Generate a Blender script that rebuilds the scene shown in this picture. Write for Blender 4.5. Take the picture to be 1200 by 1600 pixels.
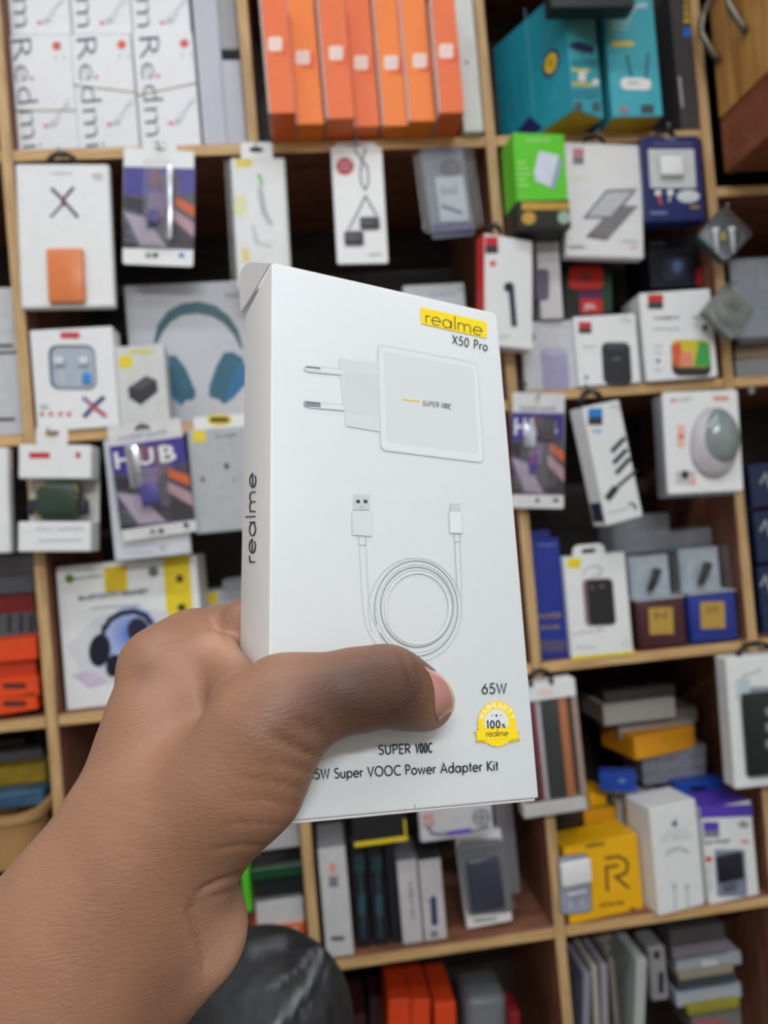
import bpy, bmesh, math, random
import numpy as np
from mathutils import Vector, Matrix
from mathutils.geometry import tessellate_polygon
random.seed(7); rng = np.random.RandomState(3)
for o in list(bpy.data.objects): bpy.data.objects.remove(o)
sc = bpy.context.scene; col = sc.collection

# ------------------------------------------------------------ camera
F = 1155.0                                   # focal length in pixels of the 1200x1600 frame
CAM = np.array([0, -1.05, 1.25])
def rot(y, p, r):
    y, p, r = (math.radians(v) for v in (y, p, r))
    Rz = np.array([[math.cos(y), -math.sin(y), 0], [math.sin(y), math.cos(y), 0], [0, 0, 1]])
    Rx = np.array([[1, 0, 0], [0, math.cos(p), -math.sin(p)], [0, math.sin(p), math.cos(p)]])
    Ry = np.array([[math.cos(r), 0, math.sin(r)], [0, 1, 0], [-math.sin(r), 0, math.cos(r)]])
    return Rz @ Rx @ Ry
RC = rot(-6.122, .656, 4.881)                # columns: right, forward, up
cam = bpy.data.objects.new('camera', bpy.data.cameras.new('camera')); col.objects.link(cam)
cam.matrix_world = Matrix([[RC[0,0], RC[0,2], -RC[0,1], CAM[0]], [RC[1,0], RC[1,2], -RC[1,1], CAM[1]],
                           [RC[2,0], RC[2,2], -RC[2,1], CAM[2]], [0, 0, 0, 1]])
cam.data.sensor_fit = 'HORIZONTAL'; cam.data.sensor_width = 24; cam.data.lens = 24*F/1200
cam.data.clip_start = .02
cam.data.dof.use_dof = True; cam.data.dof.focus_distance = .212; cam.data.dof.aperture_fstop = 11
sc.camera = cam
# ------------------------------------------------------------ world, lamps, exposure
w = bpy.data.worlds.new('world'); sc.world = w; w.use_nodes = True
w.node_tree.nodes['Background'].inputs[0].default_value = (.80, .88, 1, 1)
w.node_tree.nodes['Background'].inputs[1].default_value = .2
sc.view_settings.view_transform = 'Standard'; sc.view_settings.look = 'None'
sc.view_settings.exposure = 0.06; sc.view_settings.gamma = 1; sc.view_settings.use_curve_mapping = False
LAMPS = [((-.58, -.80), 6), ((.74, -.80), 6), ((.1, -1.5), 5), ((.1, -2.8), 58)]      # (x, y), power: tube lamps under the ceiling
CEIL = 2.62

# ------------------------------------------------------------ helpers
def ray(px, py):
    return RC @ np.array([(px-600)/F, 1, (800-py)/F])
def K(px, py, d): return CAM + ray(px, py)*d                  # point at camera depth d
def Y(px, py, y=0.0):                                         # point on the vertical plane y
    r = ray(px, py); return CAM + r*((y-CAM[1])/r[1])
def onplane(px, py, o, n):
    r = ray(px, py); return CAM + r*(np.dot(np.asarray(o)-CAM, n)/np.dot(r, n))
def project(P):
    q = (np.asarray(P)-CAM) @ RC
    return np.stack([600+F*q[..., 0]/q[..., 1], 800-F*q[..., 2]/q[..., 1]], -1)
def lin(c):
    return tuple((v/255/12.92 if v <= 10 else ((v/255+.055)/1.055)**2.4) for v in c)
_m = {}
def mat(c, rough=.5, var=.06, metal=0, scale=60, spec=.4, coat=0, emit=0):
    key = (tuple(c), rough, var, metal, scale, spec, coat, emit)
    if key in _m: return _m[key]
    m = bpy.data.materials.new('paint_%d' % len(_m)); m.use_nodes = True; nt = m.node_tree
    b = nt.nodes['Principled BSDF']
    L = lin(c)
    no = nt.nodes.new('ShaderNodeTexNoise'); no.inputs['Scale'].default_value = scale; no.inputs['Detail'].default_value = 2
    tc = nt.nodes.new('ShaderNodeTexCoord'); nt.links.new(tc.outputs['Object'], no.inputs['Vector'])
    rp = nt.nodes.new('ShaderNodeValToRGB')
    rp.color_ramp.elements[0].position = .3; rp.color_ramp.elements[1].position = .7
    rp.color_ramp.elements[0].color = (*[v*(1-var) for v in L], 1); rp.color_ramp.elements[1].color = (*[min(1, v*(1+var)) for v in L], 1)
    nt.links.new(no.outputs['Fac'], rp.inputs['Fac']); nt.links.new(rp.outputs['Color'], b.inputs['Base Color'])
    b.inputs['Roughness'].default_value = rough; b.inputs['Metallic'].default_value = metal
    b.inputs['Specular IOR Level'].default_value = spec; b.inputs['Coat Weight'].default_value = coat
    b.inputs['Coat Roughness'].default_value = .12
    _m[key] = m; return m
def plastic(tint=(.95, .97, 1), haze=0.0, name='clear_plastic', gl=.05):
    m = bpy.data.materials.new(name); m.use_nodes = True; nt = m.node_tree; nt.nodes.clear()
    out = nt.nodes.new('ShaderNodeOutputMaterial'); tr = nt.nodes.new('ShaderNodeBsdfTransparent'); g = nt.nodes.new('ShaderNodeBsdfGlossy')
    tr.inputs[0].default_value = (*tint, 1); g.inputs['Roughness'].default_value = .13
    lw = nt.nodes.new('ShaderNodeLayerWeight'); lw.inputs[0].default_value = .35
    no = nt.nodes.new('ShaderNodeTexNoise'); no.inputs['Scale'].default_value = 90; bp = nt.nodes.new('ShaderNodeBump')
    bp.inputs['Strength'].default_value = .5; bp.inputs['Distance'].default_value = .002
    nt.links.new(no.outputs['Fac'], bp.inputs['Height']); nt.links.new(bp.outputs['Normal'], g.inputs['Normal'])
    ad = nt.nodes.new('ShaderNodeMath'); ad.operation = 'MULTIPLY_ADD'; ad.inputs[1].default_value = .28; ad.inputs[2].default_value = gl; ad.use_clamp = True
    nt.links.new(lw.outputs['Fresnel'], ad.inputs[0])
    mx = nt.nodes.new('ShaderNodeMixShader'); nt.links.new(ad.outputs[0], mx.inputs[0]); nt.links.new(tr.outputs[0], mx.inputs[1]); nt.links.new(g.outputs[0], mx.inputs[2])
    last = mx
    if haze:
        df = nt.nodes.new('ShaderNodeBsdfDiffuse'); df.inputs[0].default_value = (.62, .68, .74, 1)
        m2 = nt.nodes.new('ShaderNodeMixShader'); m2.inputs[0].default_value = haze
        nt.links.new(mx.outputs[0], m2.inputs[1]); nt.links.new(df.outputs[0], m2.inputs[2]); last = m2
    nt.links.new(last.outputs[0], out.inputs[0]); return m
def glow_print(c0, c1, c, rad):
    m = bpy.data.materials.new('soft_print'); m.use_nodes = True; nt = m.node_tree; b = nt.nodes['Principled BSDF']; b.inputs['Roughness'].default_value = .4
    tc = nt.nodes.new('ShaderNodeTexCoord'); mp = nt.nodes.new('ShaderNodeMapping'); mp.vector_type = 'POINT'; mp.inputs['Location'].default_value = (-c[0]/rad, 0, -c[1]/rad); mp.inputs['Scale'].default_value = (1/rad, 0, 1/rad)
    nt.links.new(tc.outputs['Object'], mp.inputs[0]); ln = nt.nodes.new('ShaderNodeVectorMath'); ln.operation = 'LENGTH'; nt.links.new(mp.outputs[0], ln.inputs[0])
    r = nt.nodes.new('ShaderNodeValToRGB'); r.color_ramp.elements[0].position = .25; r.color_ramp.elements[1].position = 1; r.color_ramp.elements[0].color = (*lin(c0), 1); r.color_ramp.elements[1].color = (*lin(c1), 1)
    nt.links.new(ln.outputs['Value'], r.inputs[0]); nt.links.new(r.outputs[0], b.inputs['Base Color']); return m
CLEAR = plastic(); CLOUDY = plastic(haze=.22, name='cloudy_plastic'); SHEEN = plastic(tint=(1, 1, 1), name='shrink_film', gl=.04)
def wood(name, a, b, scale=(40, 4, 4), rough=.6, ply=False):
    m = bpy.data.materials.new(name); m.use_nodes = True; nt = m.node_tree; bs = nt.nodes['Principled BSDF']
    tc = nt.nodes.new('ShaderNodeTexCoord'); mp = nt.nodes.new('ShaderNodeMapping'); mp.inputs['Scale'].default_value = scale
    nt.links.new(tc.outputs['Object'], mp.inputs[0])
    n = nt.nodes.new('ShaderNodeTexNoise'); n.inputs['Scale'].default_value = 3; n.inputs['Detail'].default_value = 6; n.inputs['Distortion'].default_value = .6
    nt.links.new(mp.outputs[0], n.inputs['Vector'])
    r = nt.nodes.new('ShaderNodeValToRGB'); r.color_ramp.elements[0].position = .32; r.color_ramp.elements[1].position = .68
    r.color_ramp.elements[0].color = (*lin(a), 1); r.color_ramp.elements[1].color = (*lin(b), 1)
    nt.links.new(n.outputs['Fac'], r.inputs['Fac']); nt.links.new(r.outputs['Color'], bs.inputs['Base Color'])
    bs.inputs['Roughness'].default_value = rough
    bp = nt.nodes.new('ShaderNodeBump'); bp.inputs['Strength'].default_value = .3; bp.inputs['Distance'].default_value = .001
    nt.links.new(n.outputs['Fac'], bp.inputs['Height']); nt.links.new(bp.outputs['Normal'], bs.inputs['Normal'])
    return m
EDGE_H = wood('plywood_edge_lengthwise', (166, 124, 76), (226, 190, 134), (4, 30, 160))
EDGE_V = wood('plywood_edge_upright', (162, 124, 80), (220, 186, 134), (160, 30, 4))
FACE = wood('plywood_face', (108, 66, 50), (150, 100, 76), (5, 30, 5))
BACK = wood('back_panel_ply', (36, 31, 29), (58, 51, 46), (6, 6, 30))

def link(name, me, parent=None):
    o = bpy.data.objects.new(name, me); col.objects.link(o)
    if parent: o.parent = parent
    return o
def tag(o, label, cat=None, group=None, kind=None):
    if label: o['label'] = label
    if cat: o['category'] = cat
    if group: o['group'] = group
    if kind: o['kind'] = kind
    return o
def mesh_from(name, vs, fs, mats, mi=None, smooth=False):
    me = bpy.data.meshes.new(name); me.from_pydata([tuple(v) for v in vs], [], fs)
    for m in mats: me.materials.append(m)
    if mi: me.polygons.foreach_set('material_index', mi)
    if smooth: me.polygons.foreach_set('use_smooth', [True]*len(me.polygons))
    me.update(); return me
def boxmesh(name, x0, x1, y0, y1, z0, z1, mats, bevel=.0006, seg=1, side=None):
    """bevelled box; mats = [body] or [side, front] where front is the -y face"""
    bm = bmesh.new(); bmesh.ops.create_cube(bm, size=1)
    for v in bm.verts: v.co = Vector(((x0+x1)/2+v.co.x*(x1-x0), (y0+y1)/2+v.co.y*(y1-y0), (z0+z1)/2+v.co.z*(z1-z0)))
    bevel = min(bevel, .45*min(x1-x0, y1-y0, z1-z0))
    if bevel: bmesh.ops.bevel(bm, geom=bm.edges[:], offset=bevel, segments=seg, affect='EDGES', profile=.5)
    bm.normal_update()
    if len(mats) > 1:
        for f in bm.faces:
            if f.normal.y < -.9: f.material_index = 1
            elif len(mats) > 2 and f.normal.z > .9: f.material_index = 2
            elif len(mats) > 3 and f.normal.z < -.9: f.material_index = 3
    me = bpy.data.meshes.new(name); bm.to_mesh(me); bm.free()
    for m in mats: me.materials.append(m)
    if seg > 1: me.polygons.foreach_set('use_smooth', [True]*len(me.polygons))
    return me
def rrect(x0, z0, x1, z1, r, n=5):
    r = min(r, abs(x1-x0)/2*.98, abs(z1-z0)/2*.98); out = []
    for cx, cz, a in ((x1-r, z1-r, 0), (x0+r, z1-r, 90), (x0+r, z0+r, 180), (x1-r, z0+r, 270)):
        for k in range(n+1):
            t = math.radians(a+90*k/n); out.append((cx+r*math.cos(t), cz+r*math.sin(t)))
    return out
def plate(outer, holes, y0, y1):
    """flat sheet in x-z with holes, from y0 (front) to y1"""
    loops = [outer]+list(holes); flat = [p for l in loops for p in l]
    tris = tessellate_polygon([[Vector((p[0], p[1], 0)) for p in l] for l in loops])
    n = len(flat); vs = [(p[0], y0, p[1]) for p in flat]+[(p[0], y1, p[1]) for p in flat]; fs = []
    for t in tris:
        fs.append(tuple(t)); fs.append(tuple(n+i for i in reversed(t)))
    s = 0
    for l in loops:
        m = len(l)
        for i in range(m): fs.append((s+i, s+(i+1) % m, n+s+(i+1) % m, n+s+i))
        s += m
    return vs, fs
def tubemesh(name, pts, r, m, n=8, closed=False):
    pts = [Vector(p) for p in pts]; vs = []; fs = []; N = len(pts); up = Vector((0, 0, 1))
    for i, p in enumerate(pts):
        a = pts[(i-1) % N] if (i or closed) else p; b = pts[(i+1) % N] if (i < N-1 or closed) else p
        d = (b-a).normalized(); s = d.cross(up)
        if s.length < .1: s = d.cross(Vector((0, 1, 0)))
        s.normalize(); t = s.cross(d); rr = r[i] if isinstance(r, (list, tuple)) else r
        for k in range(n):
            an = 2*math.pi*k/n; vs.append(p+s*rr*math.cos(an)+t*rr*math.sin(an))
    for i in range(N if closed else N-1):
        for k in range(n):
            j = (i+1) % N; fs.append((i*n+k, i*n+(k+1) % n, j*n+(k+1) % n, j*n+k))
    if not closed: fs += [tuple(range(n))[::-1], tuple((N-1)*n+k for k in range(n))]
    return mesh_from(name, vs, fs, [m], smooth=True)
def text2d(s, bold=False, shear=0, thin=False):
    cu = bpy.data.curves.new('t', 'FONT'); cu.body = s; cu.resolution_u = 2; cu.size = 1
    if bold: cu.offset = .022
    if thin: cu.offset = -.014
    cu.shear = shear
    ob = bpy.data.objects.new('t', cu); me = bpy.data.meshes.new_from_object(ob)
    V = [(v.co.x, v.co.y) for v in me.vertices]; Fc = [tuple(p.vertices) for p in me.polygons]
    bpy.data.objects.remove(ob); bpy.data.curves.remove(cu); bpy.data.meshes.remove(me)
    x0 = min(v[0] for v in V); x1 = max(v[0] for v in V)
    return [((x-x0)/(x1-x0), y/.72) for x, y in V], Fc        # x 0..1, cap height 1
def ribbon(pts, wd, closed=False):
    """2-D ribbon; returns vertices and quads"""
    P = [np.array(p, float) for p in pts]; n = len(P); L = []; R_ = []
    for i in range(n):
        a = P[(i-1) % n] if (i or closed) else P[i]; b = P[(i+1) % n] if (i < n-1 or closed) else P[i]
        d1 = P[i]-a; d2 = b-P[i]
        l1 = np.linalg.norm(d1); l2 = np.linalg.norm(d2)
        d1 = d1/l1 if l1 > 1e-12 else d2/max(l2, 1e-12); d2 = d2/l2 if l2 > 1e-12 else d1
        t = d1+d2; t = t/max(np.linalg.norm(t), 1e-9); nn = np.array([-t[1], t[0]])
        c = max(.45, float(np.dot(nn, [-d1[1], d1[0]]))); L.append(P[i]+nn*wd/2/c); R_.append(P[i]-nn*wd/2/c)
    m = n if closed else n-1
    return [tuple(v) for v in L+R_], [(i, n+i, n+(i+1) % n, (i+1) % n) for i in range(m)]

ALL = []
class Sheet:
    """flat print on the plane through o with axes ax (right), az (up), ay (into the board)"""
    def __init__(s, M, root): ALL.append(s); s.M = M; s.Mi = M.inverted(); s.root = root; s.parts = {}; s.layer = 0; s.step = .00008
    def loc(s, px, py):
        o = np.array(s.M.translation); n = np.array(s.M.to_3x3() @ Vector((0, 1, 0)))
        v = s.Mi @ Vector(onplane(px, py, o, n)); return (v.x, v.z)
    def _add(s, part, V2, Fc, m):
        s.layer += 1; y = -.0002-s.step*s.layer
        p = s.parts.setdefault(part, [[], [], [], []]); b = len(p[0])
        p[0] += [(v[0], y, v[1]) for v in V2]; p[1] += [tuple(b+i for i in f) for f in Fc]
        if m not in p[2]: p[2].append(m)
        p[3] += [p[2].index(m)]*len(Fc)
    def poly(s, part, pts, m, holes=()):
        L = [[s.loc(*p) for p in pts]]+[[s.loc(*p) for p in h] for h in holes]
        t = tessellate_polygon([[Vector((p[0], p[1], 0)) for p in l] for l in L])
        s._add(part, [p for l in L for p in l], [tuple(x) for x in t], m)
    def rr(s, part, x0, y0, x1, y1, m, r=0, skew=(0, 0), frame=0):
        """rounded rectangle in photo pixels; skew shifts: dx per y, dy per x"""
        f = lambda p: (p[0]+skew[0]*(p[1]-(y0+y1)/2), p[1]+skew[1]*(p[0]-(x0+x1)/2))
        o = rrect(x0, y0, x1, y1, r) if r else [(x0, y0), (x1, y0), (x1, y1), (x0, y1)]
        h = []
        if frame: h = [[f(p) for p in (rrect(x0+frame, y0+frame, x1-frame, y1-frame, max(.5, r-frame)))]]
        s.poly(part, [f(p) for p in o], m, h)
    def ell(s, part, cx, cy, rx, ry, m, a=0, n=20):
        a = math.radians(a); s.poly(part, [(cx+rx*math.cos(t)*math.cos(a)-ry*math.sin(t)*math.sin(a), cy+rx*math.cos(t)*math.sin(a)+ry*math.sin(t)*math.cos(a)) for t in [2*math.pi*k/n for k in range(n)]], m)
    def line(s, part, pts, wpx, m, closed=False):
        V, Fc = ribbon(pts, wpx, closed); s._add(part, [s.loc(*v) for v in V], Fc, m)
    def text(s, part, st, p0, p1, h, m, bold=False, up=None, thin=False):
        """text whose baseline runs from p0 to p1 (pixels), cap height h pixels"""
        V, Fc = text2d(st, bold, 0, thin); p0 = np.array(p0, float); p1 = np.array(p1, float); u = p1-p0
        n = np.array([u[1], -u[0]])/np.linalg.norm(u) if up is None else np.array(up, float)
        s._add(part, [s.loc(*(p0+u*x+n*h*y)) for x, y in V], Fc, m)
    def flush(s):
        for k, (V, Fc, ms, mi) in s.parts.items():
            o = link(k, mesh_from(k, V, Fc, ms, mi), s.root)
            if k in ('lettering', 'icons', 'dots', 'panel_icons', 'plug_pins'): o['kind'] = 'stuff'
            L_ = s.root.matrix_basis.inverted() @ s.M
            if any(abs(L_[i][j]-(i == j)) > 1e-5 for i in range(4) for j in range(4)): o.matrix_local = L_
        s.parts = {}

W1 = (229, 231, 233); W2 = (205, 207, 210); INK = (40, 42, 48)
white = mat(W1, .42, .02); offwhite = mat((208, 206, 203), .5, .03); card = mat((214, 212, 205), .6, .04)
ink = mat(INK, .5); grey = mat((128, 130, 134), .5); lgrey = mat((178, 182, 188), .5); red = mat((196, 44, 50), .45); yel = mat((232, 206, 40), .45)
black = mat((20, 20, 23), .4); navy = mat((32, 40, 96), .4); orange = mat((232, 110, 48), .45); gold = mat((196, 160, 76), .35, metal=.4)
teal = mat((38, 92, 110), .45); blue = mat((40, 110, 200), .4); kraft = mat((150, 112, 76), .7)

Z0 = 1.25; TH = .016
XU = {'a': -.703, 'b': -.363, 'm': -.028, 'c': .316, 'd': .651, 'e': .99}
S0, S1, S3, S4 = Z0+.924, Z0+.541, Z0-.233, Z0-.616
S2L = Y(90, 683)[2]; S2R = Y(980, 609)[2]; S5 = .25

class Pack(Sheet):
    """a box or card whose front face fills a quad of the photograph at plane y (metres from shelf front)"""
    def __init__(s, name, label, cat, quad, y, t, m=white, group=None, sit=None, yaw=0, front=None, top=None, bevel=.0008, seg=1, body='carton', lid=True, r=0, nobody=False, flat=False):
        q = [Y(px, py, y) for px, py in quad]                # TL TR BR BL
        u = ((q[1]-q[0])+(q[2]-q[3]))/2; v = ((q[0]-q[3])+(q[1]-q[2]))/2
        s.W = np.linalg.norm(u); s.H = np.linalg.norm(v); c = sum(q)/4; roll = 0
        if sit is None:
            roll = (math.atan2(-u[2], u[0])+math.atan2(v[0], v[2]))/2; base = c-np.array([math.sin(roll), 0, math.cos(roll)])*s.H/2
        else:
            s.H = c[2]+s.H/2-sit; base = np.array([c[0], y, sit+.0004])
        if flat and sit is None: roll = 0; base = c-np.array([0, 0, s.H/2])
        s.W /= math.cos(math.radians(yaw)); s.t = t
        if y+t > .001:                                       # keep clear of the uprights
            for kx, X in XU.items():
                if kx == 'm':
                    if S3 < base[2] < S1: continue
                    if base[2] < S3: X -= .008
                wd_ = s.W*math.cos(math.radians(yaw))/2+abs(s.H*math.sin(roll))/2+(t*abs(math.sin(math.radians(yaw))))+(.003 if 'orange' in label else 0)
                ov = wd_+TH/2+.0015-abs(base[0]-X)
                if 0 < ov < .022: sg_ = 1 if base[0] > X else -1; s.W -= ov*.6; base[0] += sg_*ov*.72
        root = bpy.data.objects.new(name, None); col.objects.link(root); root.empty_display_size = .02
        M = Matrix.Translation(Vector(base)) @ Matrix.Rotation(math.radians(yaw), 4, 'Z') @ Matrix.Rotation(roll, 4, 'Y')
        root.matrix_world = M; tag(root, label, cat, group)
        super().__init__(M, root)
        if nobody: return
        ms = [m, front or m]+([top] if top else [])
        if r:
            V, Fc = plate(rrect(-s.W/2, 0, s.W/2, s.H, r), [], 0, t); link(body, mesh_from(body, V, Fc, [m]), root)
        else:
            link(body, boxmesh(body, -s.W/2, s.W/2, 0, t, 0, s.H, ms, bevel, seg), root)
            if lid and t > .012 and sit is not None:             # the tucked lid flap, a hair proud of the top
                link('lid_flap', boxmesh('lid_flap', -s.W/2+.0015, s.W/2-.0015, .0006, t-.002, s.H-.0001, s.H+.0006, [top or m], .0002), root)
    def tab(s, x0, y0, x1, y1, m=white, slot=True, r=5, hook=True):
        a = s.loc(x0, y1); b = s.loc(x1, y0); z0 = min(a[1], s.H)-.001; c = (a[0]+b[0])/2; wd = b[0]-a[0]
        h = [rrect(c-wd*.22, b[1]-(b[1]-a[1])*.55, c+wd*.22, b[1]-(b[1]-a[1])*.28, .004)] if slot else []
        V, Fc = plate(rrect(a[0], z0, b[0], b[1], wd*r/60), h, .0002, .001); link('hang_tab', mesh_from('hang_tab', V, Fc, [m]), s.root)
        if slot and hook: PEGS.append(s.M @ Vector((c, 0, b[1]-(b[1]-a[1])*.42)))
    def loop(s, cx, cy, rx, ry, wd=.0032, m=None):
        a = s.loc(cx, cy); b = s.loc(cx+rx, cy); c = s.loc(cx, cy-ry); RX = abs(b[0]-a[0]); RY = abs(c[1]-a[1])
        pts = [(a[0]+RX*math.cos(t), min(s.t*.5, .006), a[1]+RY*math.sin(t)) for t in [math.pi*(-.12+1.24*k/14) for k in range(15)]]
        link('hanging_loop', tubemesh('hanging_loop', pts, wd/2+.0018, m or black), s.root)
        PEGS.append(s.M @ Vector((a[0], min(s.t*.5, .006), a[1]+RY*.8)))
    def dome(s, x0, y0, x1, y1, h, m=CLEAR, name='blister', r=.006, seg=3, y=0):
        a = s.loc(x0, y1); b = s.loc(x1, y0)
        link(name, boxmesh(name, a[0], b[0], -h-y, -.0009-y, a[1], b[1], [m], r, seg), s.root)
    def solid(s, name, x0, y0, x1, y1, d0, d1, m, bev=.003, seg=3):
        a = s.loc(x0, y1); b = s.loc(x1, y0)
        link(name, boxmesh(name, a[0], b[0], -d1, -d0, a[1], b[1], [m], bev, seg), s.root)
PEGS = []
def P(*a, **k): return Pack(*a, **k)

# ------------------------------------------------------------ the room
def structure(name, x0, x1, y0, y1, z0, z1, m):
    return tag(link(name, boxmesh(name, x0, x1, y0, y1, z0, z1, [m], 0)), None, kind='structure')
wallm = mat((214, 212, 206), .85, .03, scale=4); XL, XR, YF, YB = -1.7, 1.35, -3.2, .34
structure('floor', XL, XR, YF, YB, -.1, 0, mat((104, 98, 92), .4, .06, scale=6))
structure('ceiling', XL, XR, YF, YB, CEIL, CEIL+.1, mat((232, 232, 230), .9, .01, scale=4))
structure('wall_back', XL, XR, YB, YB+.1, 0, CEIL, wallm); structure('wall_front', XL, XR, YF-.1, YF, 0, CEIL, mat((120, 108, 98), .85, .05, scale=4))
structure('wall_left', XL-.1, XL, YF, YB, 0, CEIL, wallm); structure('wall_right', XR, XR+.1, YF, YB, 0, CEIL, wallm)
for i, ((lx, ly), pw) in enumerate(LAMPS):
    r = bpy.data.objects.new('tube_lamp', None); col.objects.link(r); r.location = (lx, ly, CEIL-.06)
    tag(r, ['white ceiling tube lamp over the left of the shelves', 'white ceiling tube lamp over the right of the shelves', 'white ceiling tube lamp over the middle of the shop', 'white ceiling tube lamp farthest from the shelves'][i], 'lamp', 'ceiling tube lamps')
    link('housing', boxmesh('housing', -.62, .62, -.03, .03, .02, .058, [white], .006, 2), r)
    em = bpy.data.materials.new('tube_glow'); em.use_nodes = True; b = em.node_tree.nodes['Principled BSDF']
    b.inputs['Emission Color'].default_value = (.93, .97, 1, 1); b.inputs['Emission Strength'].default_value = 6
    link('tube', tubemesh('tube', [(-.6, 0, 0), (.6, 0, 0)], .014, em, 10), r)
    ld = bpy.data.lights.new('lamp_light', 'AREA'); ld.shape = 'RECTANGLE'; ld.size = 1.2; ld.size_y = .12; ld.energy = pw; ld.color = (.93, .97, 1)
    lo = bpy.data.objects.new('lamp_light', ld); col.objects.link(lo); lo.parent = r; lo.location = (0, 0, -.02)

# ------------------------------------------------------------ the shelving unit
unit = bpy.data.objects.new('shelving_unit', None); col.objects.link(unit); unit.location = (.14, .15, 0)
tag(unit, 'open plywood shelving unit packed with phone accessories, pale ply edges and dark inside', 'shelf')
def part(name, x0, x1, y0, y1, z0, z1, ms, bev=.0008):
    o = link(name, boxmesh(name, x0, x1, y0, y1, z0, z1, ms, bev)); o.parent = unit; o.matrix_parent_inverse = unit_inv; return o
unit_inv = Matrix.Translation(-Vector(unit.location))
SD = .29
for k in 'abcde': part('upright', XU[k]-TH/2, XU[k]+TH/2, 0, SD, .0, 2.3, [FACE, EDGE_V])
part('upright', XU['m']-TH/2, XU['m']+TH/2, 0, SD, S1+TH/2, 2.3, [FACE, EDGE_V])
part('upright', XU['m']-.008-TH/2, XU['m']-.008+TH/2, 0, SD, 0, S3-TH/2, [FACE, EDGE_V])
def board(k0, k1, z): part('shelf_board', XU[k0]+TH/2, XU[k1]-TH/2, .0006, SD, z-TH/2, z+TH/2, [FACE, EDGE_H])
for z in (S0, S1): 
    for a, b in ('ab', 'bm', 'mc', 'cd'): board(a, b, z)
board('d', 'e', S0); board('d', 'e', Y(1160, 298)[2]); board('d', 'e', S2R); board('d', 'e', S3)
board('a', 'b', S2L); board('b', 'c', S2L); board('c', 'd', S2R)
for a, b in ('ab', 'bc', 'cd'): board(a, b, S3)
for a, b in ('mc', 'cd', 'de'): board(a, b, S4)
board('a', 'b', Y(20, 1352)[2]); board('b', 'm', Y(430, 1499)[2])
for a, b in ('ab', 'bm', 'mc', 'cd', 'de'): board(a, b, S5)
part('back_panel', XU['a'], XU['e'], SD+.0005, SD+.012, 0, 2.3, [BACK])
b1, b2, b3, b4 = S1+TH/2, S2L+TH/2, S3+TH/2, S4+TH/2; b2r = S2R+TH/2; b2l = S2L+TH/2

# wall cabinet at the right
cx = Y(1127, 180, -.02)[0]; zd = Y(1127, 183, -.02)[2]; zf = Y(1123, 268, -.02)[2]
cabm = wood('yellow_veneer', (166, 110, 52), (214, 160, 92), (8, 26, 2), .4); redm = wood('red_brown_board', (118, 62, 40), (150, 86, 58), (4, 20, 20), .5)
cab = bpy.data.objects.new('wall_cabinet', None); col.objects.link(cab); cab.location = (cx, -.35, zf)
tag(cab, 'yellow veneered wall cabinet with curved handles above a red-brown rail, top right', 'cabinet')
def cpart(n, x0, x1, y0, y1, z0, z1, ms, bev=.001): return link(n, boxmesh(n, x0-cx, x1-cx, y0+.35, y1+.35, z0-zf, z1-zf, ms, bev), cab)
cpart('carcass', cx+.018, cx+.34, -.62, -.012, zf+.002, 2.4, [redm])
cpart('rail', cx+.002, cx+.0175, -.62, -.012, zf, zd-.002, [redm])
for k, (y0, y1) in enumerate(((-.305, -.014), (-.62, -.309))):
    d = cpart('door', cx, cx+.0175, y0, y1, zd, 2.4, [cabm], .0015)
    hx, hz_ = ((1125, 96), (1168, 50))[k]; r_ = ray(hx, hz_); hy = cx*r_[1]/r_[0]+CAM[1]; pz = CAM[2]+r_[2]*(hy-CAM[1])/r_[1]
    arc = [(-.024*math.sin(math.pi*t/12), hy+.35, pz-zf+.10*t/12) for t in range(13)]
    h = link('handle', tubemesh('handle', arc, .005, mat((120, 116, 108), .3, metal=.8), 8), d)

# ------------------------------------------------------------ top row: phone boxes
red2 = mat((214, 96, 88), .5); txt = mat((74, 82, 92), .5); pale = mat((190, 194, 200), .5); bandm = mat((206, 196, 170), .6)
G = 'white phone boxes stacked in the top left bay'
def redmi(quad, lab, full=True, sc_=0, y=.02, sit=b1, badge=None):
    p = P('phone_box', lab, 'box', quad, y, .05, mat((226, 228, 233), .3, .02), G, sit)
    (x0, y0), (x1, _), (x3, y3) = quad[0], quad[1], quad[3]; k = (x3-x0)/(y3-y0); X = lambda u, v: (x0+u+k*(v), y0+v)
    if full:
        p.text('lettering', 'Redmi', X(8, 6), X(10, 176), 34, txt, thin=True)
        p.ell('badge', *X(79, 15), 7, 7, badge or red2); p.text('lettering', '11', X(74, 38), X(90, 37), 9, pale)
        p.ell('badge', *X(35, 66), 3, 3, red2)
    else:
        p.text('lettering', 'Redm', X(8, 4), X(10, 161), 33, txt, thin=True)
    oy = 0 if full else 14
    for j in range(2):
        p.line('cable_print', [X(50+6*j, oy+142), X(64+8*j, oy+130), X(74, oy+118), X(90, oy+98+8*j)], 1.5, pale)
    p.ell('cable_print', *X(62, oy+137), 6, 4, pale); p.ell('cable_print', *X(50, oy+140), 4, 2.5, red2)
    return p
R1 = redmi([(8, 57), (107, 54), (122, 232), (26, 233)], 'white phone box lower left with a kraft edge above it')
R2 = redmi([(110, 55), (205, 53), (217, 230), (124, 232)], 'white phone box in the middle of the lower row, orange round badge', badge=mat((232, 92, 50)))
R3 = redmi([(208, 53), (301, 50), (314, 228), (219, 230)], 'white phone box at the right of the lower row with a red round badge')
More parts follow.
